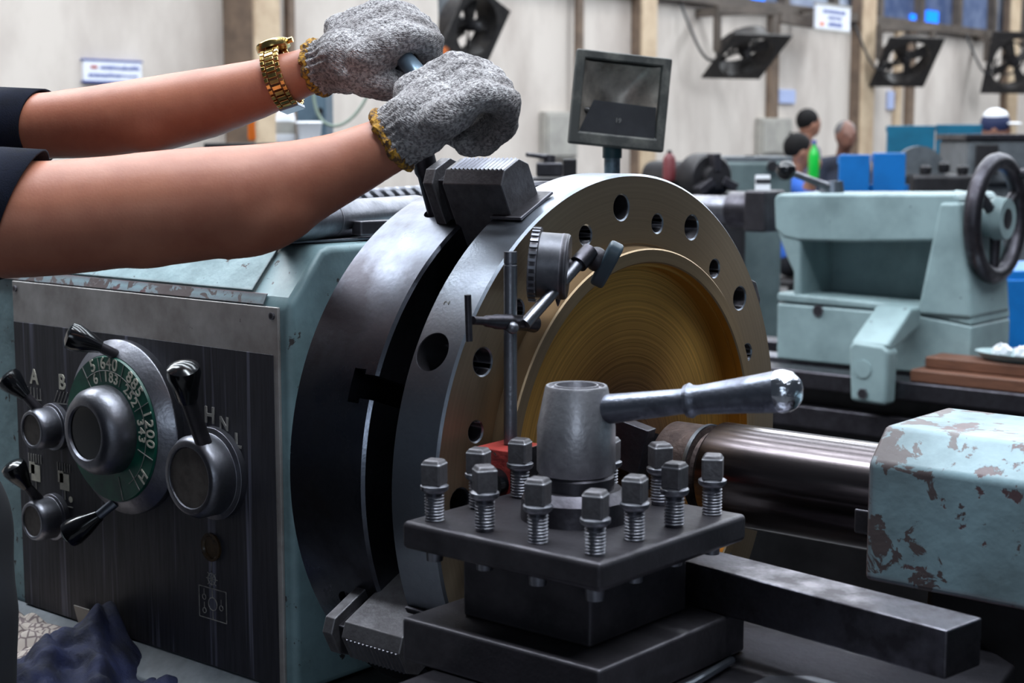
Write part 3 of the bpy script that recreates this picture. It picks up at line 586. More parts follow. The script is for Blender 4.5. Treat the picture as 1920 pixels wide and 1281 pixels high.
# ================================================================== MAIN LATHE : headstock
t = thing('headstock', 'pale teal lathe headstock with worn control panel and levers', 'lathe headstock', (-.6, 0, FL)); HS = t
prof = [(-.226, -.268), (-.226, .164), (-.220, .170), (-.178, .219), (-.165, .2225), (.26, .2225), (.26, -.268)]
o = obj('gear_case', MB().prism([(-1.15, y, z) for y, z in prof], V((.870, 0, 0))), teal, t, bevel=.014, seg=3)
obj('cabinet_base', MB().box(-1.15, -.22, -.20, .30, FL, -.27), shade_m, t, bevel=.01)
ledge = obj('ledge', MB().prism([(-1.15, -.272, -.300), (-1.15, -.268, -.287), (-1.15, -.231, -.2645), (-1.15, -.20, -.2645), (-1.15, -.20, -.300)], V((.90, 0, 0))), mat('grey_ledge_paint', (112, 118, 124), (84, 90, 96), 16, rough=.5), t, bevel=.003)
cov = obj('top_cover', MB().prism([(-1.12, -.2205, .1725), (-1.12, -.1795, .2195), (-1.12, -.181, .2215), (-1.12, -.222, .1745)], V((.775, 0, 0))), teal, t, bevel=.001)
obj('trim_strip', MB().prism([(-1.12, -.2285, .1615), (-1.12, -.2225, .172), (-1.12, -.221, .1725), (-1.12, -.2275, .1605)], V((.80, 0, 0))), teal_worn, t)
obj('spindle_nose', MB().rev([(-.30, .16), (-.222, .16), (-.2135, .15), (-.2135, .05)], (0, 0, 0), (1, 0, 0), 48), steel_dark, t)
pn = obj('control_panel', MB().box(-.800, -.295, -.2300, -.226, -.263, .1595), panel_light, t, bevel=.001)
obj('dark_plate', MB().box(-.798, -.3025, -.2312, -.2299, -.262, .108), panel_dark, pn, bevel=.0004)
YF = -.2316
for (x, z) in ((-.303, .150), (-.792, .150)): obj('screw', MB().cyl((x, -.2295, z), (x, -.2325, z), .004, n=12), black_ox, pn)
def prt(mb, m=print_dim, nm='printed_mark'): return obj(nm, mb, m, pn, smooth=False)
def line(a, b, w=.0012, m=None):
    a = V((a[0], YF, a[1])); b = V((b[0], YF, b[1])); return MB().bar(a, b, .0006, w, (0, 0, 1)) if abs(a.x-b.x) > abs(a.z-b.z) else MB().obox((a+b)/2, ((b-a), (0, 1, 0), (b-a).cross(V((0, 1, 0)))), ((b-a).length/2, .0003, w/2))
pxz = lambda x, y: (at(x, y, 'Y', YF).x, at(x, y, 'Y', YF).z)
for ch, px, py, s in (('A', 64, 708, .026), ('B', 116, 718, .026), ('H', 393, 780, .026), ('N', 420, 796, .021), ('L', 446, 828, .023)):
    x, z = pxz(px, py); lettering(ch, s, (x, YF, z), (1, 0, 0), (0, 0, 1), cream if ch in 'AB' else print_dim, pn, bold=.0006)
for cx, cy in ((64, 735), (117, 743)):
    for k in range(5):
        x, z = pxz(cx-12+k*6, cy+k*1.0); sh = 0 if cx == 64 else .004; prt(line((x-sh, z-.007), (x+sh, z+.007), .001))
    a = pxz(cx-14, cy+13); b = pxz(cx+14, cy+16); prt(line(a, b, .001))
for cx, cy in ((65, 858), (119, 875)):
    for k in range(6): x, z = pxz(cx-11+k*4.6, cy+k); prt(line((x, z-.005), (x, z+.006), .0018))
    x, z = pxz(cx+2, cy+27); prt(MB().box(x-.010, x+.010, YF-.0003, YF+.0003, z-.012, z+.009), cream); prt(MB().box(x-.014, x-.002, YF-.0003, YF+.0003, z-.003, z+.012), cream)
    prt(line((x, z-.012), (x, z-.024), .002)); s = -1 if cx < 100 else 1
    prt(MB().cyl((x+.012*s, YF+.0003, z-.022), (x+.012*s, YF-.0003, z-.022), .004, n=12), cream)
    prt(line((x-.016, z-.032), (x+.016, z-.032), .001))
# lubrication symbol under the oil sight glass
gx, gz = pxz(397, 1026)
obj('sight_glass', MB().rev([(0, .0165), (.003, .0165), (.003, .0135), (.001, .012)], (gx, -.2311, gz), (0, -1, 0), 32), mat('brown_sight_glass', (72, 54, 34), (50, 38, 26), 60, rough=.25), pn)
sx, sz = pxz(397, 1086)
circ = lambda x, z, r, k=20, th=.0006: MB().tube([(x+r*math.cos(2*math.pi*i/k), YF, z+r*math.sin(2*math.pi*i/k)) for i in range(k)], th, 6, closed=True)
prt(circ(sx, sz, .0065))
for k in range(4): a = k*math.pi/4; prt(line((sx-.010*math.cos(a), sz-.010*math.sin(a)), (sx+.010*math.cos(a), sz+.010*math.sin(a)), .0008))
prt(line((sx, gz-.018), (sx, sz+.008), .0008)); prt(line((sx, sz-.008), (sx, sz-.022), .0008))
bx0, bz1 = pxz(373, 1097); bx1 = bx0+.048; bz0 = bz1-.0365
for a, b in (((bx0, bz0), (bx1, bz0)), ((bx0, bz1), (bx1, bz1)), ((bx0, bz0), (bx0, bz1)), ((bx1, bz0), (bx1, bz1))): prt(line(a, b, .001))
mx_ = (bx0+bx1)/2; mz_ = (bz0+bz1)/2; prt(circ(mx_, mz_, .0075)); prt(line((mx_, mz_+.008), (mx_, mz_+.018), .0008)); prt(line((mx_, mz_-.008), (mx_, mz_-.018), .0008))
for x, z in ((bx0+.009, mz_+.006), (bx0+.009, mz_-.010), (bx1-.009, mz_-.002)): prt(circ(x, z, .003)); prt(line((x, z+.003), (x, z+.010), .0007))

# speed dial: flange, green ring, hub, two levers
DX, DZ = at(218, 803, 'Y', -.25).x, at(218, 803, 'Y', -.25).z
dl = obj('speed_dial', MB().rev([(0, .103), (.011, .1045), (.0125, .1035), (.0255, .0875), (.0258, .05)], (DX, -.2308, DZ), (0, -1, 0), 64), steel_mid, t, bevel=.001)
obj('green_ring', MB().rev([(.0255, .0865), (.0285, .0855), (.0285, .05), (.0255, .05)], (DX, -.2308, DZ), (0, -1, 0), 64, loop=True), green_d, dl)
obj('hub', MB().rev([(.026, .0525), (.040, .0525), (.052, .0500), (.060, .0440), (.0635, .0375), (.0635, .0325), (.060, .031)], (DX, -.2308, DZ), (0, -1, 0), 56), steel_mid, dl)
obj('hub_plug', MB().rev([(.057, .0315), (.0605, .031), (.0615, .0)], (DX, -.2308, DZ), (0, -1, 0), 40), plastic, dl)
yd = -.2308-.0289
def dialtxt(s, r, ang, size):
    a = R(ang); n_ = len(s); step = size*.56/r
    for i, ch in enumerate(s):
        b_ = a-(i-(n_-1)/2)*step
        lettering(ch, size, (DX+r*math.cos(b_), yd, DZ+r*math.sin(b_)), (math.sin(b_), 0, -math.cos(b_)), (math.cos(b_), 0, math.sin(b_)), cream, dl, bold=.0002)
for s, a in (('5', 112), ('640', 88), ('885', 49), ('1200', 7), ('H', -38)): dialtxt(s, .0775, a, .0205)
for s, a in (('6', 113), ('183', 84), ('252', 46), ('343', 5)): dialtxt(s, .0618, a, .0175)
for a in (126, 103, 68, 28, -18, -50, -75):
    a = R(a); obj('division_line', MB().bar((DX+.0565*math.cos(a), yd, DZ+.0565*math.sin(a)), (DX+.085*math.cos(a), yd, DZ+.085*math.sin(a)), .0008, .0008, (0, 1, 0)), print_dim, dl)
obj('division_line', MB().tube([(DX+.0695*math.cos(R(a)), yd, DZ+.0695*math.sin(R(a))) for a in range(-60, 131, 6)], .0005, 5), print_dim, dl)
def lever(parent, p0, p1, p2, r=.0065, kr=.0165, bright=False):
    p0, p1, p2 = V(p0), V(p1), V(p2)
    l = obj('lever', MB().cyl(p0, p1, r, r*.9, 16), steel if bright else black_ox, parent)
    d = (p2-p1).length
    obj('knob', MB().rev([(-.004, r*1.1), (0, r*1.25), (d*.35, kr*.80), (d*.7, kr), (d*.88, kr*.94), (d*.97, kr*.6), (d, kr*.1)], p1, p2-p1, 24), plastic, l)
lever(dl, at(222, 668, 'Y', -.250), at(184, 649, 'Y', -.272), at(123, 626, 'Y', -.300))
lever(dl, at(216, 942, 'Y', -.252), at(181, 970, 'Y', -.268), at(122, 1008, 'Y', -.292), bright=True)
# other selector levers
def selector(px, py, R0, hgt, l0, l1, l2, r, kr, yl):
    c0 = at(px, py, 'Y', -.2308-hgt)
    s = obj('selector', MB().rev([(0, R0*1.16), (hgt*.22, R0*1.16), (hgt*.26, R0*1.02), (hgt*.8, R0*1.02), (hgt*.97, R0*.93), (hgt, R0*.88), (hgt, R0*.76), (hgt*.92, R0*.74)], (c0.x, -.2308, c0.z), (0, -1, 0), 48), steel_mid, t, bevel=.0008)
    obj('cap', MB().rev([(hgt*.915, R0*.75), (hgt*.95, R0*.74), (hgt*.955, R0*.0)], (c0.x, -.2308, c0.z), (0, -1, 0), 40), mat('brown_grey_cap', (92, 86, 82), (74, 68, 66), 60, rough=.5, metal=.4) if 'brown_grey_cap' not in MATS else MATS['brown_grey_cap'], s)
    lever(s, at(*l0, 'Y', yl[0]), at(*l1, 'Y', yl[1]), at(*l2, 'Y', yl[2]), r, kr)
selector(353, 897, .0455, .040, (388, 848), (351, 745), (342, 682), .0095, .0185, (-.255, -.284, -.298))
selector(58, 807, .0255, .037, (74, 770), (44, 738), (8, 702), .0065, .016, (-.252, -.268, -.284))
selector(59, 978, .0255, .037, (74, 938), (47, 908), (20, 868), .0065, .016, (-.252, -.268, -.284))

# bed, front shelf
t = thing('lathe_bed', 'dark bed and front shelf of the main lathe under the chuck', 'lathe bed', (0, 0, FL))
for y0, y1 in ((-.20, -.13), (.10, .19)): obj('way', MB().box(-.21, 2.2, y0, y1, -.44, -.40), steel_dark, t, bevel=.004)
obj('bed_casting', MB().box(-.21, 2.2, -.19, .18, -.75, -.44), shade_m, t, bevel=.01)
obj('pedestal', MB().box(-.2, .5, -.22, .22, FL, -.75), shade_m, t, bevel=.01)
obj('rear_guard', MB().box(-.21, 2.2, .42, .44, -.45, -.10), shade_m, t, bevel=.004); obj('chip_tray', MB().box(-.21, 2.2, -.5, .44, -.80, -.77), shade_m, t, bevel=.004)
t = thing('gear_box', 'dark shelf box in front of the headstock carrying the rags', 'gearbox', (-.65, -.40, FL))
obj('lid', MB().box(-1.15, -.36, -.415, -.274, -.315, -.301), shade_m, t, bevel=.004); obj('case', MB().box(-1.13, -.38, -.36, -.276, -.55, -.315), shade_m, t, bevel=.01)
obj('stand', MB().box(-1.1, -.42, -.35, -.28, FL, -.55), shade_m, t)
ZS = -.3008

# ------------------------------------------------------------------ chuck
PH = R(26.2)
def rad(ph): return V((0, -math.sin(ph), math.cos(ph))), V((0, -math.cos(ph), -math.sin(ph)))
t = thing('lathe_chuck', 'large dark steel lathe chuck with stepped jaws gripping the brown flange', 'chuck', (-.16, 0, -.30))
RC = .2925
o = obj('chuck_body', MB().rev([(-.2130, .05), (-.2130, RC-.004), (-.2095, RC), (-.1075, RC), (-.1045, RC-.003), (-.1045, .05)], (0, 0, 0), (1, 0, 0), 144, loop=True), chuck_m, t)
m = MB()
for k in range(4):
    rd, tg = rad(PH+R(44.2)+k*math.pi/2); c = rd*.26
    m.obox(V((-.108, 0, 0))+c, ((1, 0, 0), tg, rd), (.0145, .0122, .08)); m.obox(V((-.1290, 0, 0))+c, ((1, 0, 0), tg, rd), (.0078, .0172, .08))
cut(o, m)
m = MB()
for k in range(4):
    rd, tg = rad(PH+k*math.pi/2); m.cyl(V((-.158, 0, 0))+rd*.26, V((-.158, 0, 0))+rd*.31, .013, n=24)
cut(o, m)
def jaw(ph, parent):
    rd, tg = rad(ph); P = lambda x, a, r_: V((x, 0, 0))+tg*a+rd*r_
    hw = .0235; sec = [(-hw, .20), (hw, .20), (hw, .338), (.0125, .349), (-.0125, .349), (-hw, .338)]
    j = obj('jaw', MB().prism([P(-.1105, a, r_) for a, r_ in sec], V((.0785, 0, 0))), jaw_m, parent, bevel=.0012)
    g = obj('guide', MB().prism([P(-.1375, a, r_) for a, r_ in sec], V((.0135, 0, 0))), jaw_m, j, bevel=.001)
    h2 = .014; obj('neck', MB().prism([P(-.125, a, r_) for a, r_ in ((-h2, .2), (h2, .2), (h2, .337), (-h2, .337))], V((.015, 0, 0))), black_ox, j)
    for k in range(13):                      # serrations across the outer end
        x = -.104+k*.0055; obj('tooth', MB().prism([P(x, -.0122, .3488), P(x+.0038, -.0122, .3488), P(x+.0020, -.0122, .3505)], tg*.0244), steel_mid, j, smooth=False)
jaw(PH, t); jaw(PH+math.pi/2, t); jaw(PH+math.pi, t); jaw(PH-math.pi/2, t)
for k in (0, 1, 2, 3):
    rd, tg = rad(PH+k*math.pi/2); obj('adjusting_screw', MB().cyl(V((-.158, 0, 0))+rd*.262, V((-.158, 0, 0))+rd*.285, .0115, n=20), black_ox, t)
# flange being turned
RW = .302
t = thing('flange_workpiece', 'big turned steel flange with brown gold face and bolt holes in the chuck', 'workpiece', (-.03, 0, -.302))
prof = [(-.1040, .10), (-.1040, .235), (-.0568, .235), (-.0568, RW-.001), (-.0555, RW), (-.0022, RW), (0, RW-.0025), (0, .2290), (-.0012, .2285), (-.0012, .2262), (.0005, .2255), (.019, .2245), (.0205, .223), (.0205, .2105), (.019, .209),
        (.011, .209), (.011, .205), (-.003, .205), (-.003, .024), (-.03, .024), (-.03, .0)]
body = obj('flange', MB().rev(prof, (0, 0, 0), (1, 0, 0), 192), face_m, t)
m = MB()
S0 = -17.55
for k in range(-5, 9):
    a = R(S0+k*29.0); p = V((0, math.sin(a)*.253, math.cos(a)*.253)); m.cyl(p+V((-.045, 0, 0)), p+V((.01, 0, 0)), .0098, n=24).cyl(p+V((-.0016, 0, 0)), p+V((.0004, 0, 0)), .0092, .0118, n=24)
    a = R(S0+14.3+k*29.0); p = V((0, math.sin(a)*.2677, math.cos(a)*.2677)); m.cyl(p+V((-.045, 0, 0)), p+V((.01, 0, 0)), .0130, n=24).cyl(p+V((-.0016, 0, 0)), p+V((.0004, 0, 0)), .0124, .0150, n=24)
cut(body, m)
rd, tg = rad(R(62.6)); m = MB().cyl(V((-.034, 0, 0))+rd*.255, V((-.034, 0, 0))+rd*.32, .0195, n=40); cut(body, m)
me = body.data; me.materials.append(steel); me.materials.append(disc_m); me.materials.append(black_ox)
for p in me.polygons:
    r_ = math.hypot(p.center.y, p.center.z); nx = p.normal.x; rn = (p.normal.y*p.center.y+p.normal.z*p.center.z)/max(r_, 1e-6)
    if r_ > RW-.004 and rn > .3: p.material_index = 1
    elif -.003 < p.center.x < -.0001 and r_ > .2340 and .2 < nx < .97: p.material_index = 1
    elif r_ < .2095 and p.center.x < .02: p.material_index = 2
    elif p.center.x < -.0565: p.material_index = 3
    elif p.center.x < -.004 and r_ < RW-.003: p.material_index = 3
t2 = t
x_, z_ = 0, 0
zz = cyl_pt = None
def on_cyl(px, py, r_):
    d = ray(px, py); a = d.y**2+d.z**2; b = 2*(CAMP.y*d.y+CAMP.z*d.z); c = CAMP.y**2+CAMP.z**2-r_*r_; k = (-b-math.sqrt(b*b-4*a*c))/(2*a); return CAMP+d*k
ph = R(57); rd, tg = rad(math.atan2(-on_cyl(838, 568, RW).y, on_cyl(838, 568, RW).z)); c = on_cyl(838, 568, RW)
lettering('2', .010, c+rd*.0002, -tg, V((-1, 0, 0)), print_dim, t, name='stamped_figure', depth=.0003)
rd, tg = rad(PH); P = lambda x, a, r_: V((x, 0, 0))+tg*a+rd*r_
tag(obj('shim_plate', MB().prism([P(-.056, -.028, .2975+.0045), P(-.056, .028, .302), P(-.056, .028, .3052), P(-.056, -.028, .3052)], V((.040, 0, 0))), black_ox, bevel=.0008), 'thin black shim plate between the upper jaw and the flange rim', 'shim plate')
rd, tg = rad(PH+math.pi/2); P = lambda x, a, r_: V((x, 0, 0))+tg*a+rd*r_
tag(obj('shim_plate', MB().prism([P(-.056, -.028, .302), P(-.056, .028, .302), P(-.056, .028, .3052), P(-.056, -.028, .3052)], V((.040, 0, 0))), black_ox, bevel=.0008), 'thin black shim plate under the lower jaw beside the tool post', 'shim plate')

# things lying on the headstock top
ZT = .2235
o = obj('steel_sheet', MB().prism([at(520, 459, 'Z', ZT), at(760, 447, 'Z', ZT), at(770, 432, 'Z', ZT), at(505, 440, 'Z', ZT)], V((0, 0, .003))), steel_mid, bevel=.0006); tag(o, 'thin bare steel sheet lying on top of the headstock', 'sheet')
zt2 = ZT+.0032
a = at(590, 436, 'Z', zt2); b = at(800, 428, 'Z', zt2)
o = obj('flat_bar', MB().bar(a+V((0, 0, .003)), b+V((0, 0, .003)), .022, .006), steel, bevel=.001); tag(o, 'long flat steel strip lying along the headstock top', 'bar')
p0 = at(668, 428, 'Z', ZT+.014); p1 = at(800, 422, 'Z', ZT+.014)
tag(obj('key_bar', MB().bar(p0, p1, .018, .016), black_ox, bevel=.001), 'short dark square key lying in front of the thick pipe', 'bar')
# thick pipe and twist drill farther back on the headstock
zp = ZT+.024; a = at(470, 424, 'Z', zp); b = at(780, 398, 'Z', zp)
tp = thing('steel_pipe', 'thick dull steel pipe lying across the headstock top', 'pipe', a.lerp(b, .5)-V((0, 0, .022)))
obj('pipe_body', MB().cyl(a, b, .0215, n=32), steel_mid, tp); k0 = a.lerp(b, .42); d_ = (b-a).normalized()
obj('joint_ring', MB().cyl(k0, k0+d_*.002, .0219, n=32), black_ox, tp)
g = [k0-V((0, .0, .012)), k0+d_*.01-V((0, .03, .025)), k0+d_*.05-V((0, .035, .0225)), k0+d_*.09-V((0, .035, .0225))]
obj('wire_loop', MB().tube(bez(g, 12), .0022, 8), steel, tp)
zd = ZT+.0195; a = at(600, 382, 'Z', zd); b = at(815, 366, 'Z', zd); d_ = (b-a); Ld = d_.length; d_.normalize(); u, v, _ = frame(d_)
tw = thing('twist_drill', 'big spiral fluted twist drill lying behind the thick pipe', 'drill', a.lerp(b, .5)-V((0, 0, .0185)))
m = MB(); n_ = 64; K = 24; vs = []; fs = []
for i in range(n_+1):
    ang = i/n_*Ld/.075*2*math.pi
    for k in range(K):
        f_ = 2*math.pi*k/K; rr = .0185*(1-.42*max(0, math.cos(2*f_))**1.5)
        vs.append(a+d_*(Ld*i/n_)+(u*math.cos(f_+ang)+v*math.sin(f_+ang))*rr)
for i in range(n_): fs += [(i*K+k, i*K+(k+1) % K, (i+1)*K+(k+1) % K, (i+1)*K+k) for k in range(K)]
fs += [tuple(range(K))[::-1], tuple(n_*K+k for k in range(K))]
obj('fluted_body', m.add(vs, fs), steel_mid, tw, ang=50)

# ------------------------------------------------------------------ floodlight on its pole
A3 = (V((.80, .60, 0)).normalized(), None, None)
nf = (CAMP-dp(1160, 190, 2.4)); nf = (V((nf.x, nf.y, 0)).normalized()*.97+V((.18, .12, .05))).normalized()
upl = (V((0, 0, 1))+RT*.10); upl = (upl-nf*upl.dot(nf)).normalized(); sdl = upl.cross(nf).normalized(); upl = nf.cross(sdl)
tl = thing('floodlight', 'dusty black square floodlight with a glass front on a short pole', 'lamp', (dp(1148, 330, 2.42).x, dp(1148, 330, 2.42).y, -.3))
c = dp(1161, 190, 2.4); HWL = .0745; HHL = .0715
def lq(x, y, z): return c+sdl*x+upl*y+nf*z
frm = MB()
outer = [(-HWL, -HHL), (HWL, -HHL), (HWL, HHL), (-HWL, HHL)]; ins = .0145
inner = [(-HWL+ins, -HHL+ins*1.35), (HWL-ins, -HHL+ins*1.35), (HWL-ins, HHL-ins*.9), (-HWL+ins, HHL-ins*.9)]
vs = [lq(x, y, 0) for x, y in outer]+[lq(x, y, .012) for x, y in outer]+[lq(x, y, .012) for x, y in inner]+[lq(x, y, 0) for x, y in inner]
fs = []
for i in range(4):
    j = (i+1) % 4; fs += [(i, j, 4+j, 4+i), (4+i, 4+j, 8+j, 8+i), (8+i, 8+j, 12+j, 12+i), (12+i, 12+j, j, i)]
obj('front_frame', frm.add(vs, fs), lampbody, tl, bevel=.003)
vs = [lq(x, y, 0) for x, y in outer]+[lq(x*.72, y*.72, -.085) for x, y in outer]
obj('housing', MB().add(vs, [(0, 1, 5, 4), (1, 2, 6, 5), (2, 3, 7, 6), (3, 0, 4, 7), (4, 5, 6, 7)]), lampbody, tl, bevel=.003)
# reflector bowl seen through the glass, and the lower dark mask with its little mark
K = 14; vs = []; fs = []
for i in range(K+1):
    for j in range(K+1):
        x = -1+2*i/K; y = -1+2*j/K; vs.append(lq(x*(HWL-ins), y*(HHL-ins)+.001, -.045*(1-max(abs(x), abs(y)*.8)**2.2)+.0005*math.sin(9*x)))
for i in range(K): fs += [(i*(K+1)+j, (i+1)*(K+1)+j, (i+1)*(K+1)+j+1, i*(K+1)+j+1) for j in range(K)]
obj('reflector', MB().add(vs, fs), reflector, tl)
obj('tube', MB().cyl(lq(-.05, -.016, -.02), lq(.05, -.016, -.02), .005), lampglass, tl)
mk = obj('lower_mask', MB().prism([lq(-HWL+ins, -HHL+ins*1.3, .004), lq(HWL-ins, -HHL+ins*1.3, .004), lq(HWL-ins-.002, -.004, .001), lq(-HWL+ins+.020, -.002, .001)], nf*.002), mat('dark_mask', (40, 40, 44), (52, 52, 56), 20, rough=.45), tl)
lettering('19', .010, lq(0, -.030, .0062), sdl, upl, print_dim, mk, name='printed_mark')
gl = mat('clear_lamp_glass', (200, 205, 210), rough=.12, trans=1)
N, L, B = nodes(gl); B.inputs['Transmission Weight'].default_value = 0; B.inputs['Alpha'].default_value = .05; B.inputs['Base Color'].default_value = (.05, .05, .055, 1)
obj('glass', MB().prism([lq(-HWL+ins, -HHL+ins*1.3, .0075), lq(HWL-ins, -HHL+ins*1.3, .0075), lq(HWL-ins, HHL-ins, .0075), lq(-HWL+ins, HHL-ins, .0075)], nf*.001), gl, tl)
pb = dp(1148, 282, 2.43); obj('pole', MB().cyl((pb.x, pb.y, -.3), (pb.x, pb.y, pb.z+.012), .0125, n=20), mat('worn_blue_pole', (120, 138, 150), (74, 86, 96), 40, .4, .6, .45, metal=.4), tl)
obj('pole_clamp', MB().cyl((pb.x, pb.y, pb.z-.012), (pb.x, pb.y, pb.z+.016), .0150, n=20), mat('dark_teal_paint', (30, 62, 70), rough=.5), tl)
obj('pole_foot', MB().box(pb.x-.05, pb.x+.05, pb.y-.05, pb.y+.05, FL, -.3), shade_m, tl, bevel=.004)

# ================================================================== tailstock, centre
t = thing('tailstock', 'worn pale teal tailstock body with brown steel quill at right', 'tailstock', (.7, 0, -.39))
XT = .322
prof = [(-.080, -.100), (-.080, .050), (-.048, .080), (.080, .080), (.112, .050), (.112, -.100)]
prof = [(-.080, -.058), (-.080, .0505), (-.049, .080), (.080, .080), (.110, .0505), (.110, -.058)]
obj('body', MB().prism([(XT, y, z) for y, z in prof], V((.62, 0, 0))), teal_worn, t, bevel=.005, seg=3)
obj('body_base', MB().prism([(XT+.04, -.040, -.058), (XT+.04, .09, -.058), (XT+.02, .11, -.395), (XT+.02, -.035, -.395)], V((.52, 0, 0))), shade_m, t, bevel=.01)
obj('quill', MB().rev([(.1130, .030), (.1130, .046), (.1190, .0518), (.40, .0518)], (0, 0, 0), (1, 0, 0), 72), brown_st, t)
obj('key_slot', MB().obox((.306, -.0505, -.012), ((1, 0, 0), (0, 1, 0), (0, 0, 1)), (.010, .0030, .0115)), black_ox, t, bevel=.002)
tc2 = obj('live_centre', MB().rev([(.0560, .020), (.0575, .0435), (.0600, .046), (.0985, .046), (.0995, .0475), (.1030, .0475), (.1040, .040), (.1150, .036)], (0, 0, 0), (1, 0, 0), 64), rust_st, t)
obj('bright_edge', MB().rev([(.0990, .0462), (.0990, .0478), (.1032, .0478), (.1032, .0462)], (0, 0, 0), (1, 0, 0), 64, loop=True), steel, tc2)
obj('cone', MB().rev([(.0, .0), (.002, .004), (.0560, .030)], (-.025, 0, 0), (1, 0, 0), 48), steel_dark, tc2)

# ================================================================== compound slide, tool post
t = thing('compound_slide', 'dark oiled cross slide casting carrying the tool post', 'slide', (.2, -.3, -.40))
poly = [(.10, -.62), (.44, -.62), (.49, -.20), (.47, -.09), (.42, -.050), (.34, -.070), (.14, -.11), (.10, -.2)]
obj('slide_plate', MB().prism([(x, y, -.130) for x, y in poly], V((0, 0, .028))), steel_dark, t, bevel=.004)
obj('swivel_base', MB().rev([(-.33, .10), (-.14, .095), (-.128, .09)], (.2, -.31, 0), (0, 0, 1), 56), steel_dark, t)
obj('saddle', MB().box(-.02, .33, -.60, .20, -.398, -.33), shade_m, t, bevel=.01)
obj('step_plate', MB().prism([(x, y, -.1025) for x, y in ((.32, -.60), (.425, -.60), (.435, -.245), (.36, -.235), (.33, -.26))], V((0, 0, .006))), steel_mid, t, bevel=.003)
pc = [at(x, y, 'Z', -.096) for x, y in ((1372, 1238), (1300, 1281), (1240, 1310))]
obj('oil_pipe', MB().tube(pc, .0035, 10), steel, t)
CX, CY = .172, -.312; HP = .1045; ZP = .02
t = thing('tool_post', 'dark square four way tool post with clamping bolts and bright lever', 'tool post', (CX, CY, -.1015)); TP = t
obj('base_block', MB().box(CX-HP, CX+HP, CY-HP, CY+HP, -.1015, -.0635), black_ox, t, bevel=.003)
obj('turret_core', MB().box(CX-.068, CX+.068, CY-.068, CY+.068, -.0635, -.003), black_ox, t, bevel=.003)
obj('top_plate', MB().box(CX-HP, CX+HP, CY-HP, CY+HP, -.0040, ZP), black_ox, t, bevel=.005, seg=3)
obj('boss', MB().rev([(ZP, .047), (ZP+.018, .046), (ZP+.026, .038), (ZP+.026, .02)], (CX, CY, 0), (0, 0, 1), 48), steel_dark, t)
obj('washer', MB().rev([(ZP+.026, .0325), (ZP+.036, .0325), (ZP+.038, .031)], (CX, CY, 0), (0, 0, 1), 48), steel_dark, t)
hub = obj('clamp_hub', MB().rev([(ZP+.0385, .0315), (ZP+.041, .0332), (ZP+.078, .0330), (ZP+.082, .0322), (ZP+.111, .0265), (ZP+.113, .0255), (ZP+.113, .0235), (ZP+.1105, .0225), (ZP+.1105, .019), (ZP+.1135, .0185), (ZP+.1135, .017), (ZP+.104, .0165)], (CX, CY, 0), (0, 0, 1), 56), mat('cast_hub_steel', (188, 187, 192), (140, 138, 144), 34, .35, .7, .36, .48, metal=.9, bump=.2, bscale=240), t)
c0 = V((CX, CY, ZP+.090)); pe = dp(1476, 733, 1.235); dv = (pe-c0); LL = dv.length
lev = obj('handle', MB().rev([(.012, .0135), (.03, .0125), (LL*.50, .0105), (LL*.535, .0105), (LL*.54, .0135), (LL*.56, .0145), (LL*.575, .0125), (LL*.60, .0118), (LL*.90, .0160), (LL*.97, .0172), (LL*1.0, .0165), (LL*1.03, .0140), (LL*1.055, .0085), (LL*1.063, .002)], c0, dv, 40), mat('handle_steel', (128, 132, 144), (96, 98, 108), 40, rough=.33, rough2=.45, metal=1, bump=.2, bscale=300), hub)
obj('polished_end', MB().rev([(LL*.955, .0169), (LL*.975, .0176), (LL*1.0, .0170), (LL*1.032, .0144), (LL*1.058, .0088), (LL*1.067, .001)], c0, dv, 40), mat('polished_steel', (200, 204, 212), rough=.16, metal=1, bump=.5, bscale=160), lev)
# clamping bolts
bz = [(0, .0072), (.0004, .0080)]
prof = []
z = 0.0
while z < .0230: prof += [(z, .0074), (z+.0011, .0086), (z+.0022, .0074)]; z += .0026
prof += [(.0240, .0085), (.0260, .0112), (.0275, .0120), (.0300, .0120), (.0312, .0100)]
bolt_mesh = MB().rev([(-.0345, .0070), (-.0235, .0078)]+prof, (0, 0, 0), (0, 0, 1), 20).mesh('bolt')
hm = MB(); s_ = .0088
hm.prism([(-s_, -s_, .0305), (s_, -s_, .0305), (s_, s_, .0305), (-s_, s_, .0305)], (0, 0, .018))
k_ = .0066; hm.add([(-s_, -s_, .0485), (s_, -s_, .0485), (s_, s_, .0485), (-s_, s_, .0485), (-k_, -k_, .0525), (k_, -k_, .0525), (k_, k_, .0525), (-k_, k_, .0525)], [(0, 1, 5, 4), (1, 2, 6, 5), (2, 3, 7, 6), (3, 0, 4, 7), (4, 5, 6, 7)])
bm_ = bmesh.new(); mm_ = hm.mesh('head'); bm_.from_mesh(mm_); bmesh.ops.remove_doubles(bm_, verts=bm_.verts, dist=1e-5); bm_.to_mesh(mm_); bm_.free()
random.seed(11)
g3 = [-.0845, -.0285, .0275, .0845]; spots = [(x, -.0845) for x in g3]+[(.0845-.003, y) for y in g3[1:]]+[(x, .0845) for x in g3[:3]]+[(-.0845, y) for y in g3[1:3]]
for i, (dx, dy) in enumerate(spots):
    b = obj('bolt', bolt_mesh if i == 0 else bolt_mesh, steel_mid, t, ang=50); b.location = -BASE[t.name]+V((CX+dx, CY+dy, ZP+random.uniform(-.003, .003)))
    h = bpy.data.objects.new('square_head', mm_); COL.objects.link(h); h.parent = b; h.rotation_euler = (0, 0, random.choice((.15, .5, .75, 1.0, .3, .85)))
    if i == 0:
        mm_.materials.append(jaw_m); mm_.shade_smooth(); mm_.set_sharp_from_angle(angle=R(25))
    bv = h.modifiers.new('bevel', 'BEVEL'); bv.width = .0018; bv.segments = 2; bv.harden_normals = True
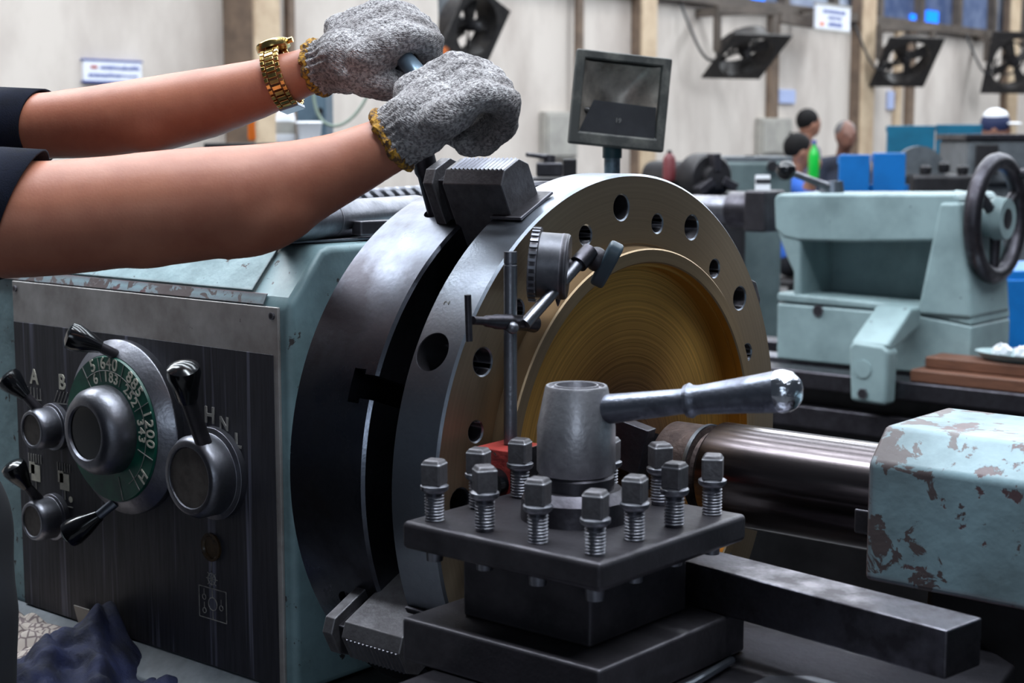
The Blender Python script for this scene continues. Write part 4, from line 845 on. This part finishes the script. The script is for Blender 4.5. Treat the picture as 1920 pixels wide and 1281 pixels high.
# tool bar clamped on the right side, short dark tool on the far side
a = at(1280, 1052, 'Z', -.0250); b = at(1775, 1183, 'Z', -.0250); d_ = (b-a); d_.z = 0; d_.normalize(); nrm = V((-d_.y, d_.x, 0))
a0 = a-d_*.11
o = obj('tool_bar', MB().prism([a0, b, b+nrm*.049, a0+nrm*.049], V((0, 0, -.0383))), mat('scuffed_dark_steel', (112, 110, 118), (66, 63, 68), 34, .38, .62, .30, .5, metal=1, bump=.15, bscale=200), bevel=.002)
tag(o, 'long square dark steel tool bar clamped in the tool post pointing right', 'tool bar')
p0 = dp(1143, 821, 1.52); p1 = dp(1213, 848, 1.50); d_ = (p1-p0).normalized()
m = MB().bar(p0-d_*.02, p1, .018, .046)
tag(obj('cutting_tool', m, steel_dark, bevel=.001), 'dark flat tool end behind the bright clamp hub, touching the quill centre', 'cutting tool')

# ------------------------------------------------------------------ dial indicator on a magnetic base
XR = .043
rb = at(957, 832, 'X', XR)
mb_ = thing('magnetic_base_gauge', 'dial indicator on a red magnetic base with round arms against the flange', 'dial gauge', (rb.x, rb.y, rb.z-.055))
bs = obj('magnet_block', MB().obox(rb+V((0, -.002, -.029)), (V((1, .05, 0)), V((-.05, 1, 0)), (0, 0, 1)), (.021, .024, .028)), red_p, mb_, bevel=.0015)
obj('switch_knob', MB().cyl(rb+V((.006, -.0255, -.032)), rb+V((.006, -.036, -.032)), .014, n=24), plastic, bs)
obj('front_plate', MB().obox(rb+V((.0215, -.002, -.029)), ((1, .05, 0), (-.05, 1, 0), (0, 0, 1)), (.0012, .0235, .0275)), steel_dark, bs)
rt_ = at(957, 472, 'X', XR); rod = obj('post', MB().rev([(0, .0062), ((rt_-rb).z*.93, .0062), ((rt_-rb).z*.932, .0057), ((rt_-rb).z*.94, .0057), ((rt_-rb).z*.942, .0062), ((rt_-rb).z, .0060)], rb, (0, 0, 1), 24), steel_mid, mb_)
cl = at(970, 606, 'X', XR+.004)
k1 = at(886, 601, 'X', XR+.006); k2 = at(986, 606, 'X', XR+.004); dh = (k2-k1).normalized(); lh = (k2-k1).length
clamp = obj('swivel_clamp', MB().rev([(0, .0038), (lh*.22, .0038), (lh*.25, .0052), (lh*.40, .0060), (lh*.42, .0068), (lh*.62, .0070), (lh*.64, .0078), (lh*.70, .0078), (lh*.72, .0070), (lh*1.0, .0072), (lh*1.14, .0085), (lh*1.16, .0085)], k1, dh, 24), steel_dark, mb_)
obj('tee_handle', MB().cyl(at(877, 553, 'X', XR+.006), at(880, 640, 'X', XR+.006), .0031, n=14), steel_dark, clamp)
obj('clamp_ball', MB().ell(at(961, 615, 'X', XR+.012), (.0058,)*3, n=10), steel_mid, clamp)
e0 = at(984, 608, 'X', XR+.010); e1 = at(1100, 478, 'X', .062)
arm = obj('arm', MB().cyl(e0, e1, .0058, .0056, 20), steel_mid, mb_); da = (e1-e0).normalized()
obj('sleeve', MB().cyl(e1-da*.014, e1+da*.006, .0088, .0088, 20), steel_dark, arm)
j0 = at(1118, 486, 'X', .064); obj('joint', MB().ell(j0, (.012, .010, .012), n=10), black_ox, arm)
kc = at(1138, 496, 'X', .072); kn = (j0-kc).normalized()
kx = (V((.55, .0, .85))-kn*V((.55, .0, .85)).dot(kn)).normalized(); ky = kn.cross(kx)
K = 28; poly = [kc+kx*(.0245*math.copysign(abs(math.cos(2*math.pi*i/K))**.75, math.cos(2*math.pi*i/K)))+ky*(.0105*math.copysign(abs(math.sin(2*math.pi*i/K))**.75, math.sin(2*math.pi*i/K)))-kn*.007 for i in range(K)]
obj('oval_knob', MB().prism(poly, kn*.014), mat('blue_grey_plastic', (58, 72, 82), rough=.4), arm, bevel=.003); obj('knob_stem', MB().cyl(kc, j0, .0045), black_ox, arm)
dc = at(1016, 497, 'X', .036); dn = V((-.80, -.52, .06)).normalized()     # dial faces away to the left
dia = obj('dial_case', MB().rev([(-.024, .0), (-.017, 0.0288), (-.0225, 0.0311), (.0, 0.0311), (.002, 0.0311)], dc, dn, 48), mat('grey_dial_case', (104, 104, 110), (84, 84, 90), 40, rough=.4, metal=.7), mb_)
obj('back_cover', MB().rev([(-.0255, .0), (-.0255, 0.0296), (-.0235, 0.0312), (-.0185, 0.0314)], dc, dn, 48), black_ox, dia)
bz = obj('bezel', MB().rev([(.0018, 0.0322), (.0025, 0.0345), (.0095, 0.0345), (.0105, 0.0328), (.0105, 0.0294)], dc, dn, 48), black_ox, dia)
u, v, _ = frame(dn)
for k in range(32):
    a = 2*math.pi*k/32; e = u*math.cos(a)+v*math.sin(a); obj('grip_rib', MB().obox(dc+dn*.006+e*0.0345, (dn, e, dn.cross(e)), (.0036, .0012, .0014)), steel_mid, bz, smooth=False)
obj('dial_glass', MB().rev([(.0095, .0), (.0095, 0.0299)], dc, dn, 40), paper_w, dia)
cr = at(1024, 452, 'X', .050); st = cr-V((.002, -.006, .013)); obj('stem_cap', MB().rev([(0, .0038), (.008, .0038), (.0085, .0048), (.0125, .0048), (.0145, .003)], st, cr-st, 16), steel, dia)
tip = at(1046, 574, 'X', .0215); obj('plunger', MB().tube([dc-dn*.004-V((0, 0, .026)), tip+V((.004, -.006, .022)), tip+V((.001, -.001, .006)), tip], [.0040, .0036, .0026, .0008], 12), black_ox, dia)
obj('lug', MB().cyl(dc-dn*.016, j0, .0045, n=14), black_ox, dia)

# ================================================================== chuck key
rd, tg = rad(PH)
Lh = dp(738, 86, 1.60); Rh = dp(850, 216, 1.485); bd = (Rh-Lh).normalized()
sb = V((-.158, 0, 0))+rd*.287; top = Lh+bd*.012
t = thing('chuck_key', 'blue grey tee handled chuck key held by both gloves over the chuck', 'chuck key', sb)
sh = obj('shank', MB().rev([(0, .0095), (.045, .0105), (.05, .0125), ((top-sb).length, .0120)], sb, top-sb, 20), steel_dark, t)
obj('tee_bar', MB().rev([(-.075, .006), (-.072, .0095), (.165, .0095), (.168, .006)], Lh, bd, 24), mat('blue_grey_bar', (126, 148, 166), (100, 118, 134), 20, rough=.3, metal=.7), t)

# ================================================================== THE MACHINIST
def human_parts(sh_r, sh_l, fwd, armr, arml, hgt_head, seated=False, ground=FL, hip=None, scale=1.0, headturn=0):
    """skin body, shirt and trousers as chains of rounded links"""
    mid = (V(sh_r)+V(sh_l))/2; fwd = V(fwd).normalized(); side = V((0, 0, 1)).cross(fwd)*-1    # side points to the person's right
    nk = mid+V((0, 0, .05*scale)); hd = V(hgt_head); s = scale
    hip = V(hip) if hip else V((mid.x, mid.y, ground+.90*s))
    B = MB(); S = MB(); T = MB()
    B.caps([(nk-V((0, 0, .03)), .056*s), ((nk+hd)/2-V((0, 0, .02)), .053*s), (hd-V((0, 0, .06*s)), .052*s)])
    ax = (side, fwd, V((0, 0, 1)))
    B.ell(hd, (.074*s, .095*s, .115*s), ax, 12); B.ell(hd-V((0, 0, .055*s))+fwd*.032*s, (.052*s, .062*s, .055*s), ax, 10)
    B.ell(hd-V((0, 0, .018*s))+fwd*.096*s, (.014*s, .020*s, .024*s), ax, 8); B.ell(hd+V((0, 0, .012*s))+fwd*.082*s, (.050*s, .016*s, .010*s), ax, 8)
    B.ell(hd-V((0, 0, .058*s))+fwd*.088*s, (.024*s, .010*s, .007*s), ax, 8)
    for q in (-1, 1): B.ell(hd+side*(.076*s*q)-V((0, 0, .012*s)), (.010*s, .020*s, .032*s), ax, 8)
    B.caps([(nk-V((0, 0, .05)), .07*s), (mid.lerp(hip, .5), .10*s), (hip, .10*s)])
    for ch in (armr, arml): B.caps(ch)
    # legs
    for q in (-1, 1):
        h0 = hip+side*(.085*s*q)
        if seated: kn = h0+fwd*.42*s+V((0, 0, .0)); ft = V((kn.x, kn.y, ground+.07))
        else: kn = V((h0.x, h0.y, ground+.48*s))+fwd*.03+side*(.02*q); ft = V((h0.x, h0.y, ground+.07))+side*(.03*q)
        T.caps([(h0, .088*s), (kn, .066*s), (ft+V((0, 0, .03)), .055*s)]); B.caps([(h0, .06*s), (kn, .05*s), (ft, .04*s), (ft+fwd*.13*s-V((0, 0, .03)), .036*s)])
    T.ell(hip, (.165*s, .115*s, .12*s), ax, 10)
    # shirt
    S.ell(mid.lerp(hip, .32), (.175*s, .118*s, .22*s), ax, 12); S.ell(mid.lerp(hip, .68), (.158*s, .116*s, .22*s), ax, 12); S.ell(hip+V((0, 0, .05*s)), (.165*s, .122*s, .10*s), ax, 10)
    S.caps([(V(sh_r), .068*s), (mid+V((0, 0, .01)), .082*s), (V(sh_l), .068*s)])
    return B, S, T, hd, ax, side, fwd

def pts_px(lst): return [(dp(x, y, D), r_/F*D) for x, y, D, r_ in lst]
SR = dp(-330, 400, 1.44); SL = dp(-330, 285, 1.78)
armR = [(SR, .066)]+pts_px([(-160, 408, 1.445, 118), (-40, 412, 1.45, 114), (100, 410, 1.455, 109), (220, 398, 1.46, 107), (330, 388, 1.465, 109), (440, 376, 1.47, 104), (540, 352, 1.475, 88), (640, 314, 1.48, 67), (720, 276, 1.482, 56), (775, 248, 1.485, 52)])
armL = [(SL, .066)]+pts_px([(-160, 258, 1.73, 88), (-20, 243, 1.69, 70), (90, 236, 1.66, 63), (190, 228, 1.65, 69), (290, 215, 1.64, 72), (390, 193, 1.63, 66), (480, 168, 1.62, 56), (560, 140, 1.61, 46), (610, 122, 1.605, 43)])
fwd = V((RT.x, RT.y, 0)); mid = (SR+SL)/2
hipm = V((mid.x, mid.y, FL+.86))+fwd*.03; headm = mid+V((0, 0, .235))+fwd*.05
Bm, Sm, Tm, hd, axh, side, fwd = human_parts(SR, SL, fwd, armR, armL, headm, hip=hipm)
pt = thing('person', 'person in navy short sleeves turning the chuck key with grey knitted gloves', 'person', (mid.x, mid.y, FL)); PERS = pt
for (x, y, D, r_) in ((480, 402, 1.468, 82), (430, 350, 1.458, 66), (300, 440, 1.46, 64), (300, 232, 1.632, 54)):
    Bm.ell(dp(x, y, D), (r_/F*D*1.7, r_/F*D, r_/F*D), ((RT*.95+UP*.2), UP, FW), 8)
o = obj('body', Bm, skin, pt); remesh(o, .005, 10)
Sm.caps([(SR, .072)]+[(p, r_*1.07) for p, r_ in pts_px([(-160, 405, 1.445, 124), (-40, 402, 1.45, 122)])]); Sm.caps([(SL, .070)]+[(p, r_*1.08) for p, r_ in pts_px([(-160, 258, 1.73, 88), (-30, 243, 1.69, 72)])])
# thigh and belly line that shows at the left border
Tm.caps([(dp(-205, 1010, 1.46), .112), (dp(-165, 1150, 1.44), .095), (dp(-160, 1330, 1.44), .09)]); Sm.caps([(dp(-290, 820, 1.52), .12), (dp(-215, 980, 1.50), .112)])
o = obj('shirt', Sm, navy, pt); remesh(o, .0065, 8)
def sleeve(stn, hemdir, nm='sleeve'):              # stations (x, y, depth, radius px), hem ring slanted along hemdir
    path = [dp(x, y, D) for x, y, D, r_ in stn]; rr = [r_/F*D for x, y, D, r_ in stn]; n_ = 40; vs = []
    for i in range(len(path)):
        d_ = (path[min(i+1, len(path)-1)]-path[max(i-1, 0)]).normalized(); u = d_.cross(FW).normalized(); v = d_.cross(u)
        k = i/(len(path)-1)
        for j in range(n_):
            a = 2*math.pi*j/n_; p = path[i]+(u*math.cos(a)+v*math.sin(a))*rr[i]*(1+.015*math.sin(3*a+i)); vs.append(p+d_*(math.cos(a)*hemdir*k*rr[i]))
    fs = [(i*n_+j, i*n_+(j+1) % n_, (i+1)*n_+(j+1) % n_, (i+1)*n_+j) for i in range(len(path)-1) for j in range(n_)]
    s = obj(nm, MB().add(vs, fs), navy, pt); md = s.modifiers.new('t', 'SOLIDIFY'); md.thickness = .0022; return s
sleeve([(-170, 405, 1.445, 132), (-90, 403, 1.447, 128), (-20, 402, 1.45, 124), (40, 400, 1.452, 118)], .42)
sleeve([(-170, 256, 1.73, 96), (-90, 246, 1.705, 82), (-10, 240, 1.685, 76), (78, 237, 1.665, 70)], .10)
o = obj('trousers', Tm, mat('dark_navy_trousers', (14, 17, 27), (10, 12, 20), 20, rough=.9), pt); remesh(o, .01, 6)
hm_ = MB().ell(hd+V((0, 0, .028))-axh[1]*.018, (.084, .098, .105), axh, 12); hr = obj('hair', hm_, hair_m, pt)
for q in (-1, 1): obj('shoe', MB().ell(V((hipm.x, hipm.y, FL+.045))+axh[0]*(.115*q)+axh[1]*.06, (.05, .14, .045), axh, 10), rubber, pt)

# gloves
def glove(cen, wrist, wr, bd, thumb, seed, sc_=1.0):
    """fist round the bar: bd runs toward the thumb side * thumb, wrist is the cuff centre"""
    Fd = (cen-wrist); u = bd.normalized(); wv_ = (Fd-u*Fd.dot(u)).normalized(); nv = u.cross(wv_)
    if nv.z < 0: nv = -nv
    P = lambda a, b, c: cen+u*(a*sc_)+wv_*(b*sc_)+nv*(c*sc_)
    m = MB()
    th = thumb
    for k, a in enumerate((-.036, -.0125, .0115, .034)):
        j = 1-abs(k-1.4)*.06; r0 = .0150
        m.caps([(q_, r_*sc_) for q_, r_ in ((P(a, -.030, .026), .020), (P(a, .026*j, .034*j), .0178), (P(a*.98, .056*j, .010), .0160), (P(a*.96, .046*j, -.022*j), .0148), (P(a*.94, .014, -.031), .0135), (P(a*.93, -.008, -.022), .0125))], 8)
    m.ell(P(0, -.018, .018), (.053*sc_, .050*sc_, .028*sc_), (u, wv_, nv), 10)
    m.caps([(q_, r_*sc_) for q_, r_ in ((P(th*.026, -.045, .006), .022), (P(th*.046, -.018, -.010), .0185), (P(th*.046, .012, -.026), .0160), (P(th*.036, .036, -.034), .0145))], 8)
    ax = (cen-nv*-.006-wrist).normalized(); tipc = P(0, -.042, .010)
    m.caps([(wrist-ax*.002, wr*1.10), (wrist.lerp(tipc, .35), wr*1.08), (wrist.lerp(tipc, .7), wr*1.10), (tipc, .038*sc_)], 10)
    g = obj('glove', m, glove_m, PERS); remesh(g, .0024, 16)
    fdir = (tipc-wrist).normalized(); uu, vv, _ = frame(fdir); ln = (tipc-wrist).length
    keep = bmesh.new(); keep.from_mesh(g.data)
    bmesh.ops.delete(keep, geom=[f for f in keep.faces if (f.calc_center_median()-wrist).dot(fdir) < -.001], context='FACES')
    keep.to_mesh(g.data); keep.free()
    for v_ in g.data.vertices:
        d = (v_.co-wrist); tt = d.dot(fdir)/ln; nrm_ = v_.normal.copy(); k = max(0, 1-max(0, tt)/1.0)
        ang = math.atan2(d.dot(vv), d.dot(uu)); rib = math.sin(ang*24)*.0018*k**.7
        ns = mnoise.noise(v_.co*60+V((seed, 0, 0)))*.0022+mnoise.noise(v_.co*260)*.0008
        v_.co += nrm_*(rib+ns)
    g.data.shade_smooth()
    n_ = 60; ring = []; random.seed(seed)
    path = [wrist+(uu*math.cos(2*math.pi*i/n_)+vv*math.sin(2*math.pi*i/n_))*(wr*1.07+random.uniform(-.0008, .0008))+fdir*random.uniform(-.0012, .0012) for i in range(n_)]
    obj('cuff_edge', MB().tube(path, [.0042+random.uniform(-.0012, .0012) for _ in path], 8, closed=True), cuff_y, g)
    return g
gR = glove(dp(853, 214, 1.487), dp(735, 262, 1.482), 55/F*1.482, bd, -1, 5, .88)
gL = glove(dp(716, 103, 1.605), dp(597, 128, 1.607), 45/F*1.607, bd, 1, 9, .90)

# wristwatch: bracelet links in three rows round the rear wrist, case on top
wc = dp(529, 146, 1.615); wd = (dp(597, 128, 1.607)-dp(480, 168, 1.62)).normalized(); wrr = 52/F*1.615
t = thing('wristwatch', 'gold wristwatch with link bracelet on the rear wrist', 'watch', wc-V((0, 0, .03)))
uw = (UP-wd*UP.dot(wd)).normalized(); vw = wd.cross(uw)
NL = 32
for i in range(NL):
    a = 2*math.pi*(i+.5)/NL
    if abs((a+math.pi) % (2*math.pi)-math.pi) < .42: continue
    e = uw*math.cos(a)+vw*math.sin(a); tgn = wd.cross(e); st_ = math.pi*wrr/NL
    for off, wdt in ((-.0078, .0022), (0, .0048), (.0078, .0022)):
        sh_ = st_*.9 if off else 0
        e2 = uw*math.cos(a+(.5*2*math.pi/NL if off else 0))+vw*math.sin(a+(.5*2*math.pi/NL if off else 0)); tg2 = wd.cross(e2)
        obj('link', MB().obox(wc+e2*(wrr+.0028)+wd*off, (wd, tg2, e2), (wdt, st_*.86, .0017)), gold, t, bevel=.0007)
wcc = wc+uw*(wrr+.006)
cs = obj('case', MB().rev([(-.005, .013), (-.004, .0175), (.001, .0182), (.003, .0172), (.0042, .015)], wcc, uw, 32), gold, t)
obj('dial', MB().rev([(.0030, .0155), (.0040, .0)], wcc, uw, 28), plastic, cs); obj('crown', MB().cyl(wcc+wd*.017, wcc+wd*.022, .003, n=10), gold, cs)
e = -uw; obj('clasp', MB().obox(wc+(e*.98-vw*.15).normalized()*(wrr+.004), (wd, wd.cross(e), e), (.0105, .012, .0020)), steel, t, bevel=.0008)

# ================================================================== rags in front of the control panel
def cloth(name, mt, c0, sx, sy, n_, hf, lab, cat):
    vs = []; 
    for i in range(n_+1):
        for j in range(n_+1):
            x = -1+2*i/n_; y = -1+2*j/n_; q = c0+V((x*sx, y*sy, 0)); q += V((mnoise.noise(V((x*2, y*2, 3)))*sx*.12, mnoise.noise(V((x*2, y*2, 9)))*sy*.1, 0))
            q.y = min(q.y, -.2345-max(0, 0)); q.z = ZS+.002+max(0, hf(x, y)); vs.append(q)
    fs = [(i*(n_+1)+j, (i+1)*(n_+1)+j, (i+1)*(n_+1)+j+1, i*(n_+1)+j+1) for i in range(n_) for j in range(n_)]
    o = obj(name, MB().add(vs, fs), mt, ang=180); md = o.modifiers.new('s', 'SOLIDIFY'); md.thickness = .0016; md.offset = 1; tag(o, lab, cat); return o
wr_ = lambda x, y, f, a: a*abs(mnoise.noise(V((x*f, y*f, 1.7))))
cloth('white_rag', rag_w, V((-.735, -.312, 0)), .115, .068, 40, lambda x, y: .012+wr_(x, y, 2.2, .03)+.016*max(0, y*.5+.4), 'white patterned rag crumpled at the foot of the control panel', 'rag')
cloth('navy_rag', navy_rag, V((-.520, -.332, 0)), .112, .090, 70, lambda x, y: .004+.066*math.exp(-((x+.68)**2/.10+(y-1)**2/.7))+.034*math.exp(-((x+.35)**2/.5+(y+.1)**2/1.2))+.010*math.sin(7*x+3*y+2*math.sin(3*y))*math.exp(-x*x)+wr_(x, y, 3.2, .016)+wr_(x, y, 8, .005), 'navy blue rag heaped against the control panel', 'rag')
p = at(340, 1273, 'Z', ZS+.012)
tag(obj('plastic_loop', MB().tube([p+RT*(.010*math.cos(a))+UP*(.008*math.sin(a)) for a in [2*math.pi*i/20 for i in range(20)]], .0016, 8, closed=True), pinkm), 'small pink plastic loop beside the navy rag', 'loop')
p = at(158, 1158, 'Y', -.238); tag(obj('metal_tab', MB().obox(p, ((1, 0, 0), (0, 1, .25), (0, -.25, 1)), (.016, .0008, .014)), grey_box), 'small grey card leaning on the control panel behind the rags', 'card')

# ================================================================== workers in the background
def worker(px, py, D, facing, shirt, lab, hair=True, cap=None, seated=False, armup=None, lean=0, grey=False):
    hd = dp(px, py, D); fw2 = V((facing[0], facing[1], 0)).normalized(); sd = V((0, 0, 1)).cross(fw2)*-1
    mid = hd-V((0, 0, .235))-fw2*(.05+lean); SRr = mid+sd*.17; SLl = mid-sd*.17
    hz = max(FL+.45, mid.z-.50); hip = V((mid.x, mid.y, hz))-fw2*lean
    if not seated: seated_ = hz < FL+.7
    else: seated_ = True
    el = lambda S, q: S+sd*(.05*q)-V((0, 0, .27))+fw2*.04
    aR = [(SRr, .055), (el(SRr, 1), .045), (el(SRr, 1)+fw2*.24+V((0, 0, .0)), .034), (el(SRr, 1)+fw2*.32, .036)]
    aL = [(SLl, .055), (el(SLl, -1), .045), (el(SLl, -1)+fw2*.24, .034), (el(SLl, -1)+fw2*.32, .036)]
    if armup: aR = [(SRr, .055), (SRr.lerp(armup, .5)-V((0, 0, .12))+sd*.05, .045), (SRr.lerp(armup, .85)-V((0, 0, .03)), .034), (armup, .040)]
    B_, S_, T_, hd, ax2, sd, fw2 = human_parts(SRr, SLl, fw2, aR, aL, hd, seated=seated_, hip=hip)
    t = thing('person', lab, 'person', (hip.x, hip.y, FL))
    o = obj('body', B_, mat('skin_tone_'+str(px), *(((150, 104, 84), (130, 88, 70)) if not grey else ((120, 80, 66), (104, 70, 58)))), t); remesh(o, .014, 3)
    for ch in (aR, aL): S_.caps([(p, r_*1.18) for p, r_ in ch[:2]])
    o = obj('shirt', S_, shirt, t); remesh(o, .014, 3)
    o = obj('trousers', T_, MATS['dark_navy_trousers'], t); remesh(o, .016, 3)
    for q in (-1, 1): obj('eye', MB().ell(hd+ax2[0]*(.030*q)+ax2[1]*.084+V((0, 0, .002)), (.010, .006, .006), ax2, 6), inkblk, t)
    if hair: obj('hair', MB().ell(hd+V((0, 0, .030))-fw2*.018, (.083, .098, .098) if not grey else (.080, .094, .085), ax2, 12), hair_m if not grey else mat('grey_hair', (96, 92, 92), rough=.6), t)
    if cap:
        obj('cap', MB().ell(hd+V((0, 0, .030)), (.088, .103, .095), ax2, 12), cap, t); obj('cap_top', MB().ell(hd+V((0, 0, .075)), (.078, .088, .062), ax2, 10), paper_w, t)
        obj('peak', MB().ell(hd+V((0, 0, .030))+fw2*.12, (.065, .06, .010), ax2, 8), paper_w, t)
    if seated_:
        s = thing('stool', 'stool under the '+lab.split(' with')[0].split(' in ')[0], 'stool', (hip.x, hip.y, FL)); obj('seat', MB().rev([(hz-.17, .16), (hz-.14, .17), (hz-.125, .16)], (hip.x, hip.y, 0), (0, 0, 1), 24), shade_m, s)
        for k in range(3): a = k*2.094; obj('leg', MB().cyl((hip.x+.13*math.cos(a), hip.y+.13*math.sin(a), hz-.16), (hip.x+.2*math.cos(a), hip.y+.2*math.sin(a), FL), .015, n=8), shade_m, s)
    return t, hd, fw2, sd
worker(1517, 232, 13.0, (.55, .85), greyshirt, 'dark haired man standing in grey by the electric box')
t, hd, fw2, sd = worker(1500, 284, 10.6, (.75, .66), blue_shirt, 'man in a blue shirt seen from the side with a green bottle before his face', seated=False, armup=dp(1530, 306, 10.23))
obj('white_stripe', MB().obox(hd-V((0, 0, .30))-FW*.13, (RT, UP, FW), (.10, .018, .02)), paper_w, t)
t, c = bottle(1525, 334, 10.2, .245, 'bright green plastic bottle in front of the blue shirted man', green_pl, blue_print, .035)
worker(1586, 254, 12.0, (.75, -.66), darkshirt, 'older man with grey hair bending forward in dark blue overalls', grey=True, lean=.03)
worker(1866, 240, 11.0, (.9, .3), darkshirt, 'worker wearing a navy and white cap behind the dark machine box', hair=False, cap=mat('navy_cap', (24, 36, 74), rough=.7))
